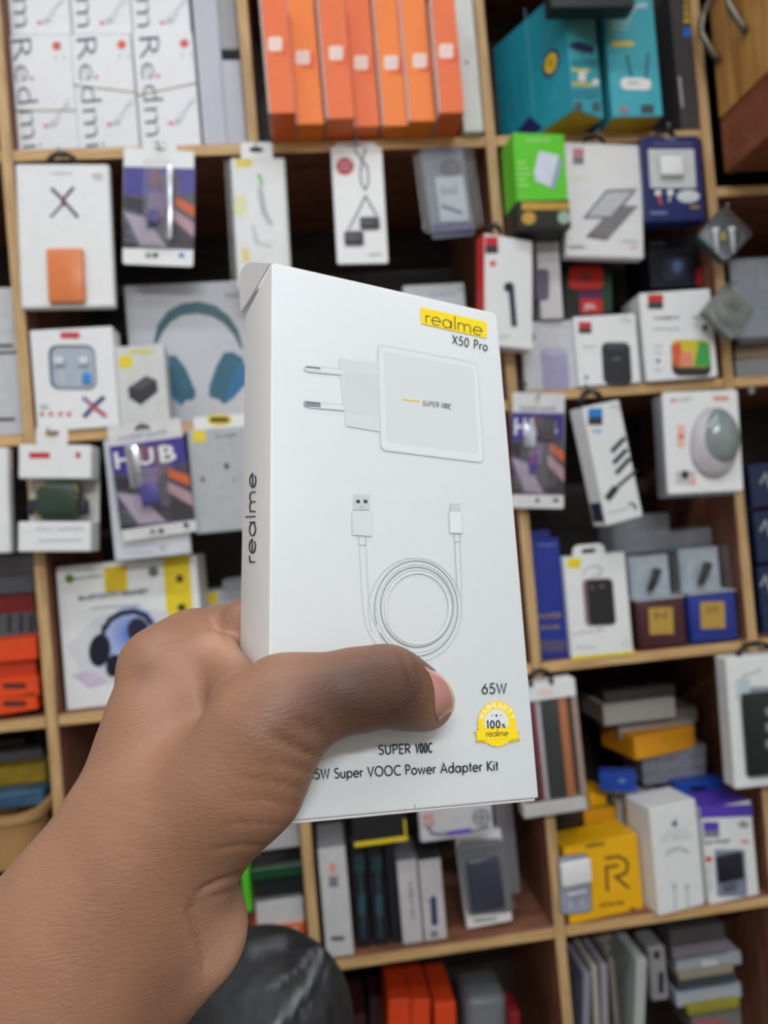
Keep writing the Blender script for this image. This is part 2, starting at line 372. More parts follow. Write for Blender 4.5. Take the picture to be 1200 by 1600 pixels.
for p, (v0, v1) in ((R1, (171, 173)), (R2, (133, 147)), (R3, (152, 134))):
    hw = p.W/2+.0006; z0 = p.loc(100, v0)[1]; z1 = p.loc(100, v1)[1]
    tag(link('rubber_band', tubemesh('rubber_band', [(-hw, -.0009, z0), (hw, -.0009, z1), (hw, p.t+.001, z1), (-hw, p.t+.001, z0)], .0009, bandm, 6, True), p.root), None)
for q, l in (([(6, -118), (104, -120), (105, 44), (12, 45)], 'white phone box of the upper row, leftmost, cut by the top edge'),
             ([(104, -118), (200, -120), (200, 45), (110, 47)], 'white phone box of the upper row, middle, cut by the top edge'),
             ([(199, -118), (289, -120), (294, 46), (204, 48)], 'white phone box of the upper row, right, beside the grey upright boxes')):
    redmi(q, l, False, y=.026, sit=R1.root.location.z+max(R1.H, R2.H, R3.H)+.003)
gb = mat((188, 190, 202), .4, .02)
P('phone_box', 'tall pale grey box standing upright right of the white phone boxes', 'box', [(297, -40), (338, -42), (354, 226), (318, 229)], .02, .16, gb, None, b1)
lo = P('phone_box', 'pale grey box by the bay divider, lower of the two', 'box', [(344, 95), (377, 94), (387, 224), (355, 226)], .02, .16, gb, None, b1)
P('phone_box', 'pale grey box by the bay divider, upper of the two', 'box', [(335, -60), (372, -62), (375, 72), (342, 73)], .024, .15, mat((160, 158, 162), .4), None, lo.root.location.z+lo.H+.018)
tag(link('box_divider', boxmesh('box_divider', lo.root.location.x-.016, lo.root.location.x+.017, .05, .17, lo.root.location.z+lo.H+.001, lo.root.location.z+lo.H+.0178, [mat((70, 62, 62))])), 'dark slab between the two pale grey boxes', 'box')

# orange boxes, spines out, pushed past the shelf front
osp = [((409, 447), (421, 462), 179, -.072, 0), ((450, 491), (464, 506), 195, -.043, 1), ((498, 541), (512, 552), 188, -.055, 0), ((542, 577), (554, 594), 200, -.033, 0),
       ((585, 623), (599, 637), 200, -.033, 1), ((628, 665), (640, 680), 195, -.043, 1), ((676, 712), (688, 724), 184, -.062, 0)]
stk = [(430, 69), (473, 90), (525, 83), (564, 98), (611, 98), (656, 95), (697, 80)]
olab = ['leftmost orange phone box, lowest front, pale side showing', 'second orange phone box from the left, lighter orange', 'third orange phone box from the left, pale strip on its left',
        'fourth orange phone box, middle of the row and set far back', 'fifth orange phone box from the left', 'third orange phone box from the right end', 'rightmost orange phone box beside the white box']
olab[5] = 'sixth orange phone box, second from the right end'
oa, ob = mat((234, 108, 48), .45, .03), mat((244, 128, 40), .45, .03); tray = mat((206, 190, 188), .5); under = mat((205, 70, 34), .5)
for (a, b, yb, yy, c), st, l in zip(osp, stk, olab):
    x0 = Y(b[0], yb, yy)[0]; 
    q = [(a[0], -8), (a[1], -8), (b[1], yb), (b[0], yb)]
    p = P('phone_box', l, 'box', q, yy, .165, (oa, ob)[c], 'orange phone boxes in the top row', b1, lid=False)
    a0 = p.M.inverted() @ p.M.translation
    bd = link('side_sleeve', boxmesh('side_sleeve', -p.W/2-.0028, -p.W/2-.0001, .0015, .16, .002, p.H-.002, [tray], .0004), p.root)
    s_ = 11; p.rr('sticker_shadow_tab', st[0]-s_+9, st[1]-s_+4, st[0]+s_+8, st[1]+s_+7, mat((226, 92, 32), .5), 2)  # deeper orange patch paints the shadow beside the sticker
    p.rr('sticker', st[0]-s_, st[1]-s_, st[0]+s_, st[1]+s_, mat((236, 214, 206), .5), 4)
    p.rr('sticker', st[0]-6, st[1]-4, st[0]+6, st[1]+5, mat((230, 190, 176), .5), 1, frame=1.5)
p = P('phone_box', 'white box closing the orange row, with one small black dot', 'box', [(714, -5), (745, -6), (757, 205), (722, 207)], -.012, .16, mat((206, 210, 208), .4), None, b1)
p.ell('dot', 729, 98, 2.5, 2.5, ink); p.flush()

# router boxes
tq = mat((36, 150, 172), .42, .05); tq2 = mat((64, 170, 188), .42, .05); yb_ = mat((196, 160, 40), .5)
p = P('router_box', 'large turquoise router box turned to show its wide left side, yellow underside', 'box', [(878, -10), (934, -14), (949, 188), (889, 180)], -.05, .15, tq, None, b1, yaw=26, front=tq2, lid=False)
link('yellow_base', boxmesh('yellow_base', -p.W/2+.001, p.W/2-.001, .001, .149, -.0001, .003, [yb_], .0003), p.root)
for y, x0, x1 in ((24, 884, 906), (110, 893, 921), (132, 893, 926)): p.rr('lettering', x0, y-2, x1, y+2, yel, skew=(0, .06))
p.poly('router_picture', [(889, 68), (905, 65), (928, 72), (927, 84), (910, 82), (891, 74)], mat((40, 52, 100)))
p.rr('router_picture', 903, 112, 915, 128, white, 2); p.rr('router_picture', 925, 124, 935, 134, white, 2)
for x in (902, 930): p.rr('lettering', x-5, 160, x+7, 174, mat((80, 100, 110)), 1)
for y in (94, 100, 142, 150): p.rr('lettering', 893, y, 935, y+2, mat((60, 120, 140)))
p.flush()
S = Sheet(p.M @ Matrix.Translation((-p.W/2, 0, 0)) @ Matrix.Rotation(math.radians(-90), 4, 'Z'), p.root)
# left side art, drawn on the side plane (x runs towards the back, negative)
def side_ell(cx_, cz, rx, rz, m, part_='side_badge'):
    S._add(part_, [(cx_+rx*math.cos(t), cz+rz*math.sin(t)) for t in [2*math.pi*k/20 for k in range(20)]], [tuple(range(20))], m)
side_ell(-.035, .085, .017, .019, mat((60, 44, 110))); side_ell(-.035, .085, .012, .014, yel); side_ell(-.035, .085, .007, .008, mat((206, 150, 40)))
S._add('side_stripe', [(-.149, .002), (-.06, .004), (-.085, .034), (-.149, .0045)][:3]+[(-.149, .012)], [(0, 1, 2, 3)], mat((30, 40, 92)))
S._add('side_stripe', [(-.076, .03), (-.0745, .03), (-.0745, .19), (-.076, .19)], [(0, 1, 2, 3)], mat((110, 190, 200)))
for i in range(3): S._add('side_stripe', [(-.14+.02*i, .05), (-.138+.02*i, .05), (-.138+.02*i, .12), (-.14+.02*i, .12)], [(0, 1, 2, 3)], mat((50, 130, 150)))
S.flush()
p = P('router_box', 'turquoise router box with a white two-antenna router picture', 'box', [(943, -14), (1019, -18), (1036, 190), (955, 190)], -.04, .1, tq2, None, b1, lid=False)
link('yellow_base', boxmesh('yellow_base', -p.W/2+.001, p.W/2-.001, .001, .099, -.0001, .003, [yb_], .0003), p.root)
p.text('lettering', 'tp-link', (986, 14), (1012, 12), 10, white, True); p.rr('lettering', 955, 65, 990, 72, yel, 3)
for y in (18, 28, 36, 44): p.rr('lettering', 952, y, 952+44-y/3, y+2, mat((190, 214, 200)))
p.rr('router_picture', 969, 122, 1017, 141, white, 9, skew=(0, .03)); p.rr('router_picture', 980, 128, 998, 132, lgrey)
p.line('router_picture', [(979, 86), (986, 122)], 3, mat((50, 70, 90))); p.line('router_picture', [(1012, 82), (1009, 124)], 3, mat((50, 70, 90)))
p.rr('lettering', 968, 166, 980, 178, mat((150, 130, 130)), 1); p.rr('lettering', 1001, 164, 1021, 177, mat((60, 74, 84)), 1); p.flush()
p = P('router_box', 'dark grey shrink-wrapped box with yellow and blue printing, standing by the right post', 'box', [(1047, -20), (1090, -20), (1103, 180), (1060, 176)], .004, .12, mat((70, 68, 72), .3), None, b1, yaw=4)
for i, ch in enumerate('300M'): p.text('lettering', ch, (1069, 8+i*11-4), (1078, 7+i*11-4), 8, yel, True)
p.rr('lettering', 1067, 43, 1083, 58, blue); p.line('pale_strip', [(1061, 120), (1066, 168)], 3, pale); p.flush()  # pale strip runs down the left of the front
a = P('package', 'black package hanging in front of the turquoise boxes, cut by the top edge', 'package', [(850, -165), (980, -172), (988, 8), (858, 14)], -.10, .025, mat((24, 34, 38), .5))
a.rr('lettering', 900, -20, 950, -14, grey); a.flush()

# ------------------------------------------------------------ second row, hanging packages
p = P('power_bank_package', 'white package with dark X logo and orange power bank, hung at the left post', 'package', [(22, 255), (168, 257), (181, 480), (34, 481)], -.016, .013, white, bevel=.002)
p.loop(95, 257, 24, 20)
nv = mat((30, 44, 72)); p.line('logo', [(80, 294), (98, 312), (122, 340)], 5, nv); p.line('logo', [(115, 293), (99, 312)], 5, nv); p.line('logo', [(97, 320), (79, 340)], 4, teal); p.ell('logo', 99, 316, 4, 7, mat((120, 40, 60)))
p.text('lettering', 'realme', (80, 273), (113, 273), 5, grey); p.rr('lettering', 144, 272, 160, 276, lgrey); p.rr('lettering', 146, 279, 162, 281, lgrey)
cop = mat((222, 128, 76), .3, .05); p.solid('power_bank', 78, 390, 132, 476, .0003, .008, cop, .004)
p.flush()
def hub(p, x0, y0, x1, y1, k=0.0, s=0.0, full=True):
    """photo print of the cable hub card: x0..x1, y0..y1 picture; k: dx per dy, s: dy per dx"""
    def T(u, v): X = x0+u*(x1-x0); Yy = y0+v*(y1-y0); return (X+k*(Yy-(y0+y1)/2), Yy+s*(X-(x0+x1)/2))
    def q(pts, m, part_='picture'): p.poly(part_, [T(*a) for a in pts], m)
    q([(0, 0), (1, 0), (1, 1), (0, 1)], mat((78, 70, 86), .35, .2, scale=200)); q([(0, 0), (1, 0), (1, .28), (.6, .4), (0, .33)], mat((62, 54, 140), .35, .15))
    q([(.5, .1), (.75, .02), (.8, .35), (.6, .42)], mat((108, 88, 110))); q([(0, .55), (.3, .62), (.62, .98), (.25, .96)], mat((168, 156, 176)))
    q([(0, .36), (.35, .42), (.4, .6), (0, .5)], mat((46, 44, 58))); q([(0, .72), (.2, .95), (.18, 1), (0, 1)], mat((34, 36, 44)))
    q([(.74, .36), (1, .47), (1, .6), (.72, .45)], mat((206, 98, 50))); q([(.7, .5), (1, .68), (1, .84), (.68, .62)], mat((176, 142, 150)))
    q([(.68, .66), (1, .88), (1, .98), (.7, .95)], mat((60, 56, 62))); q([(.35, .3), (.62, .32), (.56, .62), (.33, .6)], mat((128, 110, 142)))
    q([(.3, .55), (.5, .5), (.48, .72), (.34, .78)], mat((64, 50, 130))); q([(.36, .55), (.44, .53), (.44, .6), (.38, .62)], mat((170, 50, 110)))
    q([(.35, .05), (.47, .02), (.52, .1), (.48, .28), (.36, .22)], mat((120, 80, 100)))
    for i in range(4): q([(.02, .78+.045*i), (.17+.02*i, .80+.045*i), (.17+.02*i, .81+.045*i), (.02, .79+.045*i)], mat((150, 150, 158)))
    if full:
        for i, ch in enumerate('HUB'): a = T(.05+.3*i, .27); b = T(.27+.3*i, .27); p.text('lettering', ch, a, b, (y1-y0)*.2, white, True)
p = P('cable_hub_package', 'blister package with purple photo card and steel hub, hung beside the X package', 'package', [(194, 232), (305, 235), (300, 417), (191, 412)], -.004, .0012, white, r=.004)
hub(p, 193, 262, 304, 389, -.015, .03, False)
for x, c_ in ((232, grey), (243, ink), (284, blue)): p.rr('icons', x-4, 396, x+4, 402, c_, 1)
p.tab(224, 226, 276, 246); p.dome(225, 256, 272, 385, .014, SHEEN); p.solid('usb_hub', 262, 262, 272, 378, .003, .010, mat((200, 206, 216), .2, metal=.8), .002)
p.solid('usb_cable', 232, 330, 250, 352, .002, .008, mat((60, 50, 130), .3), .003); p.flush()
p = P('charging_cable_package', 'glossy white and yellow cable package with a green print, hung above the headphones box', 'package', [(358, 247), (446, 245), (455, 452), (373, 452)], -.007, .006, white, bevel=.002)
p.tab(377, 222, 425, 250, hook=True)
p.rr('lettering', 368, 248, 394, 262, yel); p.rr('lettering', 365, 305, 385, 338, mat((228, 224, 170)), 2); p.rr('lettering', 378, 388, 390, 410, mat((232, 216, 120)), 3)
p.line('cable_picture', [(404, 272), (410, 290)], 6, mat((110, 190, 90))); p.line('cable_picture', [(406, 292), (412, 330), (424, 352)], 9, lgrey); p.line('cable_picture', [(395, 352), (402, 380), (424, 385)], 5, pale)
p.dome(362, 252, 443, 448, .009, SHEEN); p.flush()
p = P('earphone_package', 'white card with red dot and black corded earbuds, hung in the dark bay', 'package', [(515, 229), (596, 230), (607, 411), (529, 412)], -.006, .005, white, bevel=.002, r=.003)
p.ell('seal', 539, 260, 14, 14, mat((186, 50, 66))); p.rr('seal', 530, 254, 548, 256, pale); p.rr('seal', 530, 262, 548, 264, pale)
dk = mat((58, 56, 66), .4)
p.line('earphone_picture', [(553, 232), (566, 252), (563, 270), (564, 285), (571, 297), (576, 285), (574, 262), (566, 250), (572, 232)], 2.5, dk)
p.line('earphone_picture', [(571, 306), (560, 330), (544, 359)], 2.5, dk); p.line('earphone_picture', [(571, 306), (582, 326), (589, 338)], 2.5, dk)
p.tab(524, 222, 588, 234, hook=True)
p.solid('earbud', 563, 340, 592, 358, .0005, .005, dk, .0035); p.solid('earbud', 539, 362, 567, 383, .0005, .005, dk, .0035); p.rr('lettering', 575, 396, 596, 399, lgrey); p.flush()
p = P('earphone_package', 'small clear blister with a blue-black card, hung crooked near the middle post', 'package', [(656, 232), (722, 230), (742, 366), (676, 375)], -.006, .001, mat((96, 102, 120), .4), r=.004)
p.rr('card_print', 684, 276, 728, 345, mat((176, 184, 196)), 2, skew=(.14, -.05)); p.text('lettering', 'Soul', (690, 305), (714, 302), 14, ink)
p.ell('card_print', 704, 262, 18, 14, mat((54, 58, 72))); p.line('card_print', [(690, 322), (722, 333)], 5, mat((40, 70, 120))); p.rr('card_print', 676, 348, 738, 366, navy, 2, skew=(.1, -.05))
p.dome(660, 236, 738, 368, .016, SHEEN, r=.007); p.flush()
p = P('charger_package', 'bright green charger box with a black lower band, hung at the middle post', 'package', [(798, 207), (882, 209), (892, 356), (812, 357)], -.055, .05, mat((92, 200, 44), .4, .03), yaw=4)
p.poly('lower_band', [(807, 314), (889, 312), (892, 356), (811, 357)], mat((34, 40, 36), .35)); p.rr('lettering', 815, 316, 889, 328, gold, 1); p.ell('seal', 826, 341, 11, 10, gold); p.ell('seal', 881, 340, 10, 10, mat((150, 180, 160)))
p.text('lettering', 'CHARGER', (821, 223), (860, 222), 7, mat((170, 226, 140)), True)
for i in range(5): p.rr('lettering', 808, 252+9*i, 822+(i % 3)*4, 256+9*i, mat((150, 220, 110)))
p.poly('charger_picture', [(842, 236), (872, 243), (878, 256), (866, 296), (836, 283), (834, 268)], mat((206, 214, 230))); p.poly('charger_picture', [(872, 243), (878, 256), (866, 296), (860, 292)], mat((150, 160, 190)))
bs = mat((44, 44, 44)); link('black_base', boxmesh('black_base', -p.W/2-.0004, p.W/2+.0004, .0003, p.t+.0004, -.0004, p.H*.28, [bs], .0004), p.root); p.flush()
p = P('tablet_case_package', 'white package picturing a tablet and dark keyboard, hung between green and navy packages', 'package', [(885, 223), (1002, 226), (1007, 403), (881, 401)], -.02, .018, white, bevel=.0015)
p.rr('lettering', 895, 232, 912, 245, mat((180, 70, 90)), 1); p.rr('lettering', 895, 245, 912, 257, mat((70, 70, 100)), 1); p.rr('lettering', 893, 278, 916, 281, mat((224, 216, 170)))
p.poly('keyboard_picture', [(914, 371), (962, 321), (997, 322), (948, 376)], mat((96, 92, 96))); p.poly('keyboard_picture', [(914, 371), (948, 376), (950, 372), (918, 367)], mat((50, 48, 54)))
p.line('tablet_picture', [(914, 340), (948, 299), (992, 297), (956, 340)], 4, mat((70, 84, 110)), True); p.poly('tablet_picture', [(920, 338), (950, 302), (986, 300), (954, 338)], pale)
p.rr('lettering', 972, 376, 995, 379, lgrey); p.rr('lettering', 984, 386, 996, 388, red2); p.rr('lettering', 890, 384, 914, 388, lgrey); p.loop(931, 222, 16, 12); p.dome(884, 226, 1003, 402, .001, SHEEN, 'shrink_wrap', .0003, 1); p.flush()
p = P('earbud_case_package', 'navy package with a white earbud case in a square window, hung at the right post', 'package', [(1002, 213), (1093, 212), (1103, 343), (1011, 348)], -.03, .028, navy, bevel=.0015)
p.rr('window_panel', 1014, 233, 1086, 294, mat((196, 200, 204)), 2, skew=(.06, 0)); p.rr('window_panel', 1026, 240, 1068, 286, lgrey, 10, skew=(.06, 0), frame=2)
p.solid('earbud_case', 1031, 246, 1064, 278, .001, .008, white, .005, 3); p.ell('picture', 1075, 307, 18, 10, mat((200, 206, 212))); p.ell('picture', 1028, 302, 5, 5, white); p.ell('picture', 1047, 301, 5, 5, white)
p.line('picture', [(1028, 304), (1033, 320)], 3, red2); p.line('picture', [(1047, 304), (1045, 316)], 3, pale); p.rr('lettering', 1020, 224, 1080, 226, mat((110, 116, 170))); p.text('lettering', 'Pods', (1040, 220), (1056, 219), 5, pale)
p.rr('lettering', 1016, 331, 1042, 335, mat((120, 130, 180))); p.rr('lettering', 1078, 322, 1092, 326, gold); p.loop(1042, 213, 15, 12); p.flush()
p = P('camera_box', 'black box with a faint camera picture and a red tag, behind the navy package', 'box', [(1012, 372), (1094, 366), (1099, 446), (1018, 450)], .03, .08, mat((22, 24, 34), .4))
p.rr('camera_picture', 1036, 402, 1080, 438, mat((38, 44, 60)), 4); p.ell('camera_picture', 1059, 417, 14, 15, mat((52, 62, 88))); p.ell('camera_picture', 1059, 417, 8, 9, mat((96, 118, 160))); p.rr('tag', 1088, 420, 1097, 446, red, 1); p.rr('lettering', 1016, 380, 1040, 382, grey); p.flush()
def diamond(cx_, cy, r_, lab, sm, bud=True):
    c = Y(cx_, cy, -.05); root = bpy.data.objects.new('earbud_tin', None); col.objects.link(root); root.location = Vector(c)
    root.rotation_euler = (0, math.radians(47), 0); tag(root, lab, 'package', 'clear diamond-hung earbud cases')
    R_ = r_*1.0/F
    link('tray', boxmesh('tray', -R_, R_, .004, .018, -R_, R_, [sm], .008, 3), root); link('clear_lid', boxmesh('clear_lid', -R_*1.04, R_*1.04, -.010, .0035, -R_*1.04, R_*1.04, [CLEAR], .006, 3), root)
    inv = Matrix.Rotation(math.radians(-47), 4, 'Y')
    if bud:
        for sx in (-.012, .013):
            pts = [inv @ Vector((sx, .001, z)) for z in (-.026, -.01, .004, .01)]
            link('earbud', tubemesh('earbud', pts, [.002, .0024, .003, .0055], white, 10), root)
        o = link('badge', boxmesh('badge', -.005, .005, .001, .0035, -.007, .005, [gold], .001), root); o.matrix_local = inv
    else:
        for k in range(3):
            link('coiled_cord', tubemesh('coiled_cord', [(R_*(.7-.16*k)*math.cos(t), -.001+.001*k, R_*(.62-.15*k)*math.sin(t)) for t in [2*math.pi*i/18 for i in range(18)]], .0016, mat((150, 156, 140), .4), 6, True), root)
    PEGS.append(Vector(c)+Vector((0, -.002, R_*1.15)))
diamond(1131, 367, 33, 'clear diamond-hung case with two white earbuds on dark green', mat((36, 54, 52), .3))
diamond(1143, 485, 36, 'clear diamond-hung case with a coiled pale cord, lower one', mat((120, 122, 112), .3), False)

# ------------------------------------------------------------ second row, standing on the shelf
p = P('headphones_box', 'large white box with teal over-ear headphones printed on it', 'box', [(198, 447), (452, 436), (466, 664), (207, 671)], .06, .08, mat((196, 199, 206), .4, .02), None, b2)
tl2 = mat((44, 100, 122), .45, .1)
p.poly('headphones_picture', [(240, 536), (246, 508), (262, 486), (285, 474), (310, 471), (336, 477), (358, 494), (372, 515), (380, 545), (376, 545), (366, 524), (350, 505), (330, 494), (308, 490), (284, 493), (266, 504), (254, 520), (246, 536)], mat((46, 92, 104), .4, .1))
p.poly('headphones_picture', [(262, 555), (275, 556), (290, 575), (306, 612), (304, 624), (290, 626), (284, 634), (268, 622), (262, 600)], tl2); p.poly('headphones_picture', [(262, 602), (282, 628), (284, 634), (268, 622)], mat((60, 120, 180)))
p.poly('headphones_picture', [(350, 551), (364, 550), (380, 560), (384, 600), (366, 620), (350, 632), (342, 624), (327, 620), (327, 604), (338, 572)], tl2); p.poly('headphones_picture', [(372, 566), (384, 570), (384, 600), (362, 625), (354, 622)], mat((46, 110, 160)))
p.text('lettering', 'Enjoy', (353, 464), (374, 463), 6, ink); p.flush()
p = P('earphone_box', 'white box with wired earphones in a rounded window and a red and blue X', 'box', [(48, 517), (176, 511), (187, 662), (56, 668)], -.004, .04, white, None, b2l)
p.rr('window_panel', 77, 539, 150, 609, mat((88, 100, 124)), 14, skew=(.06, 0)); p.rr('window_panel', 82, 543, 148, 606, mat((168, 178, 192)), 12, skew=(.06, 0))
for x in (93, 131): p.solid('earbud', x-7, 558, x+7, 572, .0008, .005, mat((206, 212, 220)), .003)
p.line('cord_picture', [(93, 570), (100, 600)], 3, pale); p.line('cord_picture', [(131, 570), (122, 600)], 3, pale)
p.solid('blue_plug', 130, 583, 142, 600, .0008, .003, mat((50, 140, 220)), .001); p.rr('lettering', 94, 519, 125, 529, mat((200, 60, 76)), 4)
p.line('logo', [(131, 652), (146, 635), (163, 620)], 7, mat((52, 52, 120))); p.line('logo', [(130, 621), (146, 635)], 6, mat((70, 80, 170))); p.line('logo', [(146, 635), (166, 651)], 6, mat((190, 60, 100))); p.line('logo', [(134, 624), (150, 642)], 3, red2)
for x in (66, 80, 95, 108): p.ell('dots', x, 647, 3.5, 3.5, red2)
p.rr('lettering', 63, 633, 76, 638, lgrey); p.flush()
p = P('charger_box', 'small white and yellow box picturing a black charger cube', 'box', [(181, 541), (256, 541), (265, 661), (186, 663)], -.008, .03, mat((206, 208, 208), .45), None, b2l)
p.rr('logo', 186, 556, 207, 575, yel); p.rr('logo', 203, 547, 241, 552, mat((210, 200, 70)), 2)
p.poly('charger_picture', [(200, 606), (228, 587), (245, 594), (247, 612), (220, 633), (202, 622)], mat((48, 46, 56))); p.poly('charger_picture', [(200, 606), (228, 587), (245, 594), (219, 609)], mat((78, 76, 84))); p.rr('lettering', 202, 598, 204, 600, grey); p.flush()
for i, (q, l) in enumerate((([(-40, 450), (22, 449), (31, 548), (-36, 551)], 'white box in the far left bay, upper of two, black strip near its foot'), ([(-36, 556), (27, 554), (38, 668), (-30, 672)], 'white box in the far left bay, lower of two, black strip near its foot'))):
    p = P('phone_box', l, 'box', q, .015, .15, mat((196, 198, 202), .4), 'white boxes in the far left bay', b2l+.0 if i else None)
    yy = (541, 656)[i]; p.rr('black_strip', -20, yy-3, 21+3*i, yy+2, ink, 1); p.line('lettering', [(-20, yy-50), (10, yy-48), (24, yy-30)], 1.2, lgrey); p.line('lettering', [(-20, yy-20), (24, yy-24)], 1.2, lgrey); p.flush()
p = P('phone_box', 'white box whose top shows just above the held box', 'box', [(636, 446), (729, 444), (733, 600), (640, 640)], .05, .05, mat((196, 198, 202), .4), None, b2)
p.rr('lettering', 672, 458, 712, 462, mat((160, 180, 210))); p.ell('dot', 720, 452, 2, 2, grey); p.flush()
philm = mat((150, 52, 50), .5)
def duo(p, x, y, w_, h_, c=None, part_='logo'):
    p.rr(part_, x, y, x+w_, y+h_*.52, c or mat((200, 46, 50))); p.rr(part_, x, y+h_*.52, x+w_, y+h_, mat((60, 56, 62)))
p = P('earpiece_package', 'white package with red left side and black earpiece, hung at the middle post', 'package', [(748, 361), (833, 376), (840, 545), (762, 541)], -.045, .022, white, bevel=.0015, yaw=14)
link('red_side', boxmesh('red_side', -p.W/2-.0004, -p.W/2+.0008, .0004, p.t-.0002, .0005, p.H-.0005, [mat((205, 52, 48))], .0002), p.root)
duo(p, 758, 370, 20, 26); p.ell('logo', 770, 412, 5, 5, red2); p.line('earpiece_picture', [(798, 445), (803, 505)], 9, mat((44, 60, 76))); p.ell('earpiece_picture', 795, 449, 8, 8, mat((38, 46, 60))); p.ell('earpiece_picture', 803, 506, 5, 5, mat((44, 60, 76)))
p.rr('lettering', 832, 522, 835, 532, teal); p.rr('lettering', 780, 525, 796, 527, lgrey); p.loop(775, 358, 10, 8); p.flush()
p = P('mouse_package', 'narrow white box with a purple-grey picture, half behind the red-sided package', 'box', [(838, 374), (871, 376), (882, 496), (845, 500)], -.004, .03, mat((200, 198, 200), .4), None, None)
p.rr('picture', 838, 420, 858, 470, mat((96, 88, 112)), 8); p.flush()
p = P('earbud_box', 'black and green box with red earbuds case and a red logo plate', 'box', [(880, 408), (956, 412), (958, 505), (884, 505)], .035, .04, mat((28, 36, 32), .35), None)
p.rr('picture', 889, 416, 942, 452, mat((206, 40, 34)), 8); p.ell('picture', 915, 434, 8, 7, mat((120, 60, 50))); p.rr('picture', 903, 455, 942, 472, mat((90, 40, 90))); p.rr('logo', 906, 467, 941, 489, mat((214, 40, 36)), 3); p.text('logo', 'JBL', (912, 483), (932, 482), 8, white, True)
p.rr('side_print', 942, 430, 955, 485, mat((30, 74, 44))); p.flush()
p = P('speaker_box', 'white box with a lilac round-edged speaker, left of the black speaker box', 'box', [(822, 505), (894, 501), (907, 610), (812, 618)], .004, .05, mat((196, 198, 204), .4), None, b2r)
p.rr('speaker_picture', 846, 544, 888, 612, mat((158, 152, 186)), 10, skew=(.08, 0)); p.ell('speaker_picture', 867, 550, 18, 5, mat((178, 172, 204))); p.line('lettering', [(858, 512), (874, 508), (888, 514)], 1.2, lgrey); p.rr('lettering', 818, 598, 824, 603, teal); p.flush()
p = P('speaker_box', 'white box with a black cylindrical speaker and a red logo', 'box', [(897, 497), (991, 490), (1004, 606), (905, 613)], -.006, .05, white, None, b2r)
duo(p, 904, 503, 20, 18); p.rr('speaker_picture', 941, 535, 986, 601, mat((40, 42, 50)), 10, skew=(.06, 0)); p.ell('speaker_picture', 963, 541, 19, 5, mat((66, 68, 76))); p.rr('speaker_picture', 957, 560, 970, 562, grey)
for i in range(2): p.line('lettering', [(968, 498+5*i), (977, 496+5*i), (986, 501+5*i)], 1.4, lgrey)
p.rr('lettering', 910, 541, 930, 543, lgrey); p.rr('lettering', 913, 588, 919, 592, ink); p.ell('lettering', 915, 602, 3, 3, grey); p.flush()
p = P('speaker_box', 'white box with a rainbow-lit speaker, rightmost of the three', 'box', [(1002, 458), (1107, 453), (1122, 602), (1011, 608)], -.012, .07, white, None, b2r, yaw=-3)
duo(p, 1012, 460, 24, 23); p.text('lettering', 'TUNEBOX', (1021, 500), (1062, 498), 5, mat((80, 82, 92)), True); p.text('lettering', 'LED', (1082, 498), (1096, 497), 5, grey, True)
p.rr('speaker_picture', 1049, 531, 1110, 588, mat((42, 42, 50)), 12, skew=(.05, 0))
p.rr('speaker_picture', 1050, 531, 1109, 574, mat((206, 190, 50)), 10, skew=(.05, 0)); p.poly('speaker_picture', [(1050, 540), (1062, 533), (1070, 573), (1053, 573)], mat((216, 86, 60))); p.poly('speaker_picture', [(1092, 533), (1106, 536), (1110, 572), (1084, 573)], mat((66, 160, 74)))
p.poly('speaker_picture', [(1062, 552), (1080, 548), (1084, 573), (1062, 573)], mat((222, 140, 110))); p.rr('lettering', 1019, 513, 1062, 515, lgrey); p.ell('lettering', 1028, 564, 3, 3, teal)
for y in (540, 550, 578): p.rr('lettering', 1022, y, 1034, y+2, lgrey)
p.rr('lettering', 1097, 508, 1104, 516, navy); p.flush()
p = P('plastic_bag', 'smoky clear plastic pack at the right edge behind the diamond cases', 'package', [(1145, 408), (1222, 396), (1226, 530), (1150, 540)], .0, .02, mat((92, 92, 96), .2), r=.006)
p.rr('card_print', 1186, 414, 1215, 452, mat((150, 144, 140))); p.dome(1148, 404, 1220, 532, .01, CLOUDY); p.flush()
P('flat_box', 'beige box lying at the right edge of the second shelf, upper of two', 'box', [(1148, 534), (1240, 530), (1242, 558), (1150, 562)], .022, .12, mat((150, 128, 100), .6), None, None)
P('flat_box', 'grey box lying at the right edge of the second shelf, lower of two', 'box', [(1148, 564), (1244, 558), (1247, 590), (1152, 597)], .008, .12, mat((140, 140, 142), .5), None, b2r)

# ------------------------------------------------------------ third row
P('phone_box', 'white package cut by the left edge, beside the one with the green case', 'package', [(-60, 700), (11, 700), (17, 863), (-56, 868)], -.02, .018, white, bevel=.002)
p = P('earbud_case_package', 'white package with a dark green gold-trimmed earbud case in its open middle', 'package', [(26, 690), (138, 700), (146, 862), (31, 862)], -.045, .042, white, bevel=.002, body='back_box', nobody=True)
H = p.H; Wd = p.W; t = p.t
za = p.loc(85, 748)[1]; zb_ = p.loc(85, 815)[1]
link('upper_sleeve', boxmesh('upper_sleeve', -Wd/2, Wd/2, 0, t, za, H, [white], .0015), p.root); link('lower_sleeve', boxmesh('lower_sleeve', -Wd/2, Wd/2, 0, t, 0, zb_, [white], .0015), p.root)
link('back_card', boxmesh('back_card', -Wd/2, Wd/2, t-.002, t, zb_, za, [offwhite], .0003), p.root)
grn = mat((48, 66, 56), .35); p.solid('green_case', 52, 752, 124, 812, -.028, .002, grn, .011, 4)
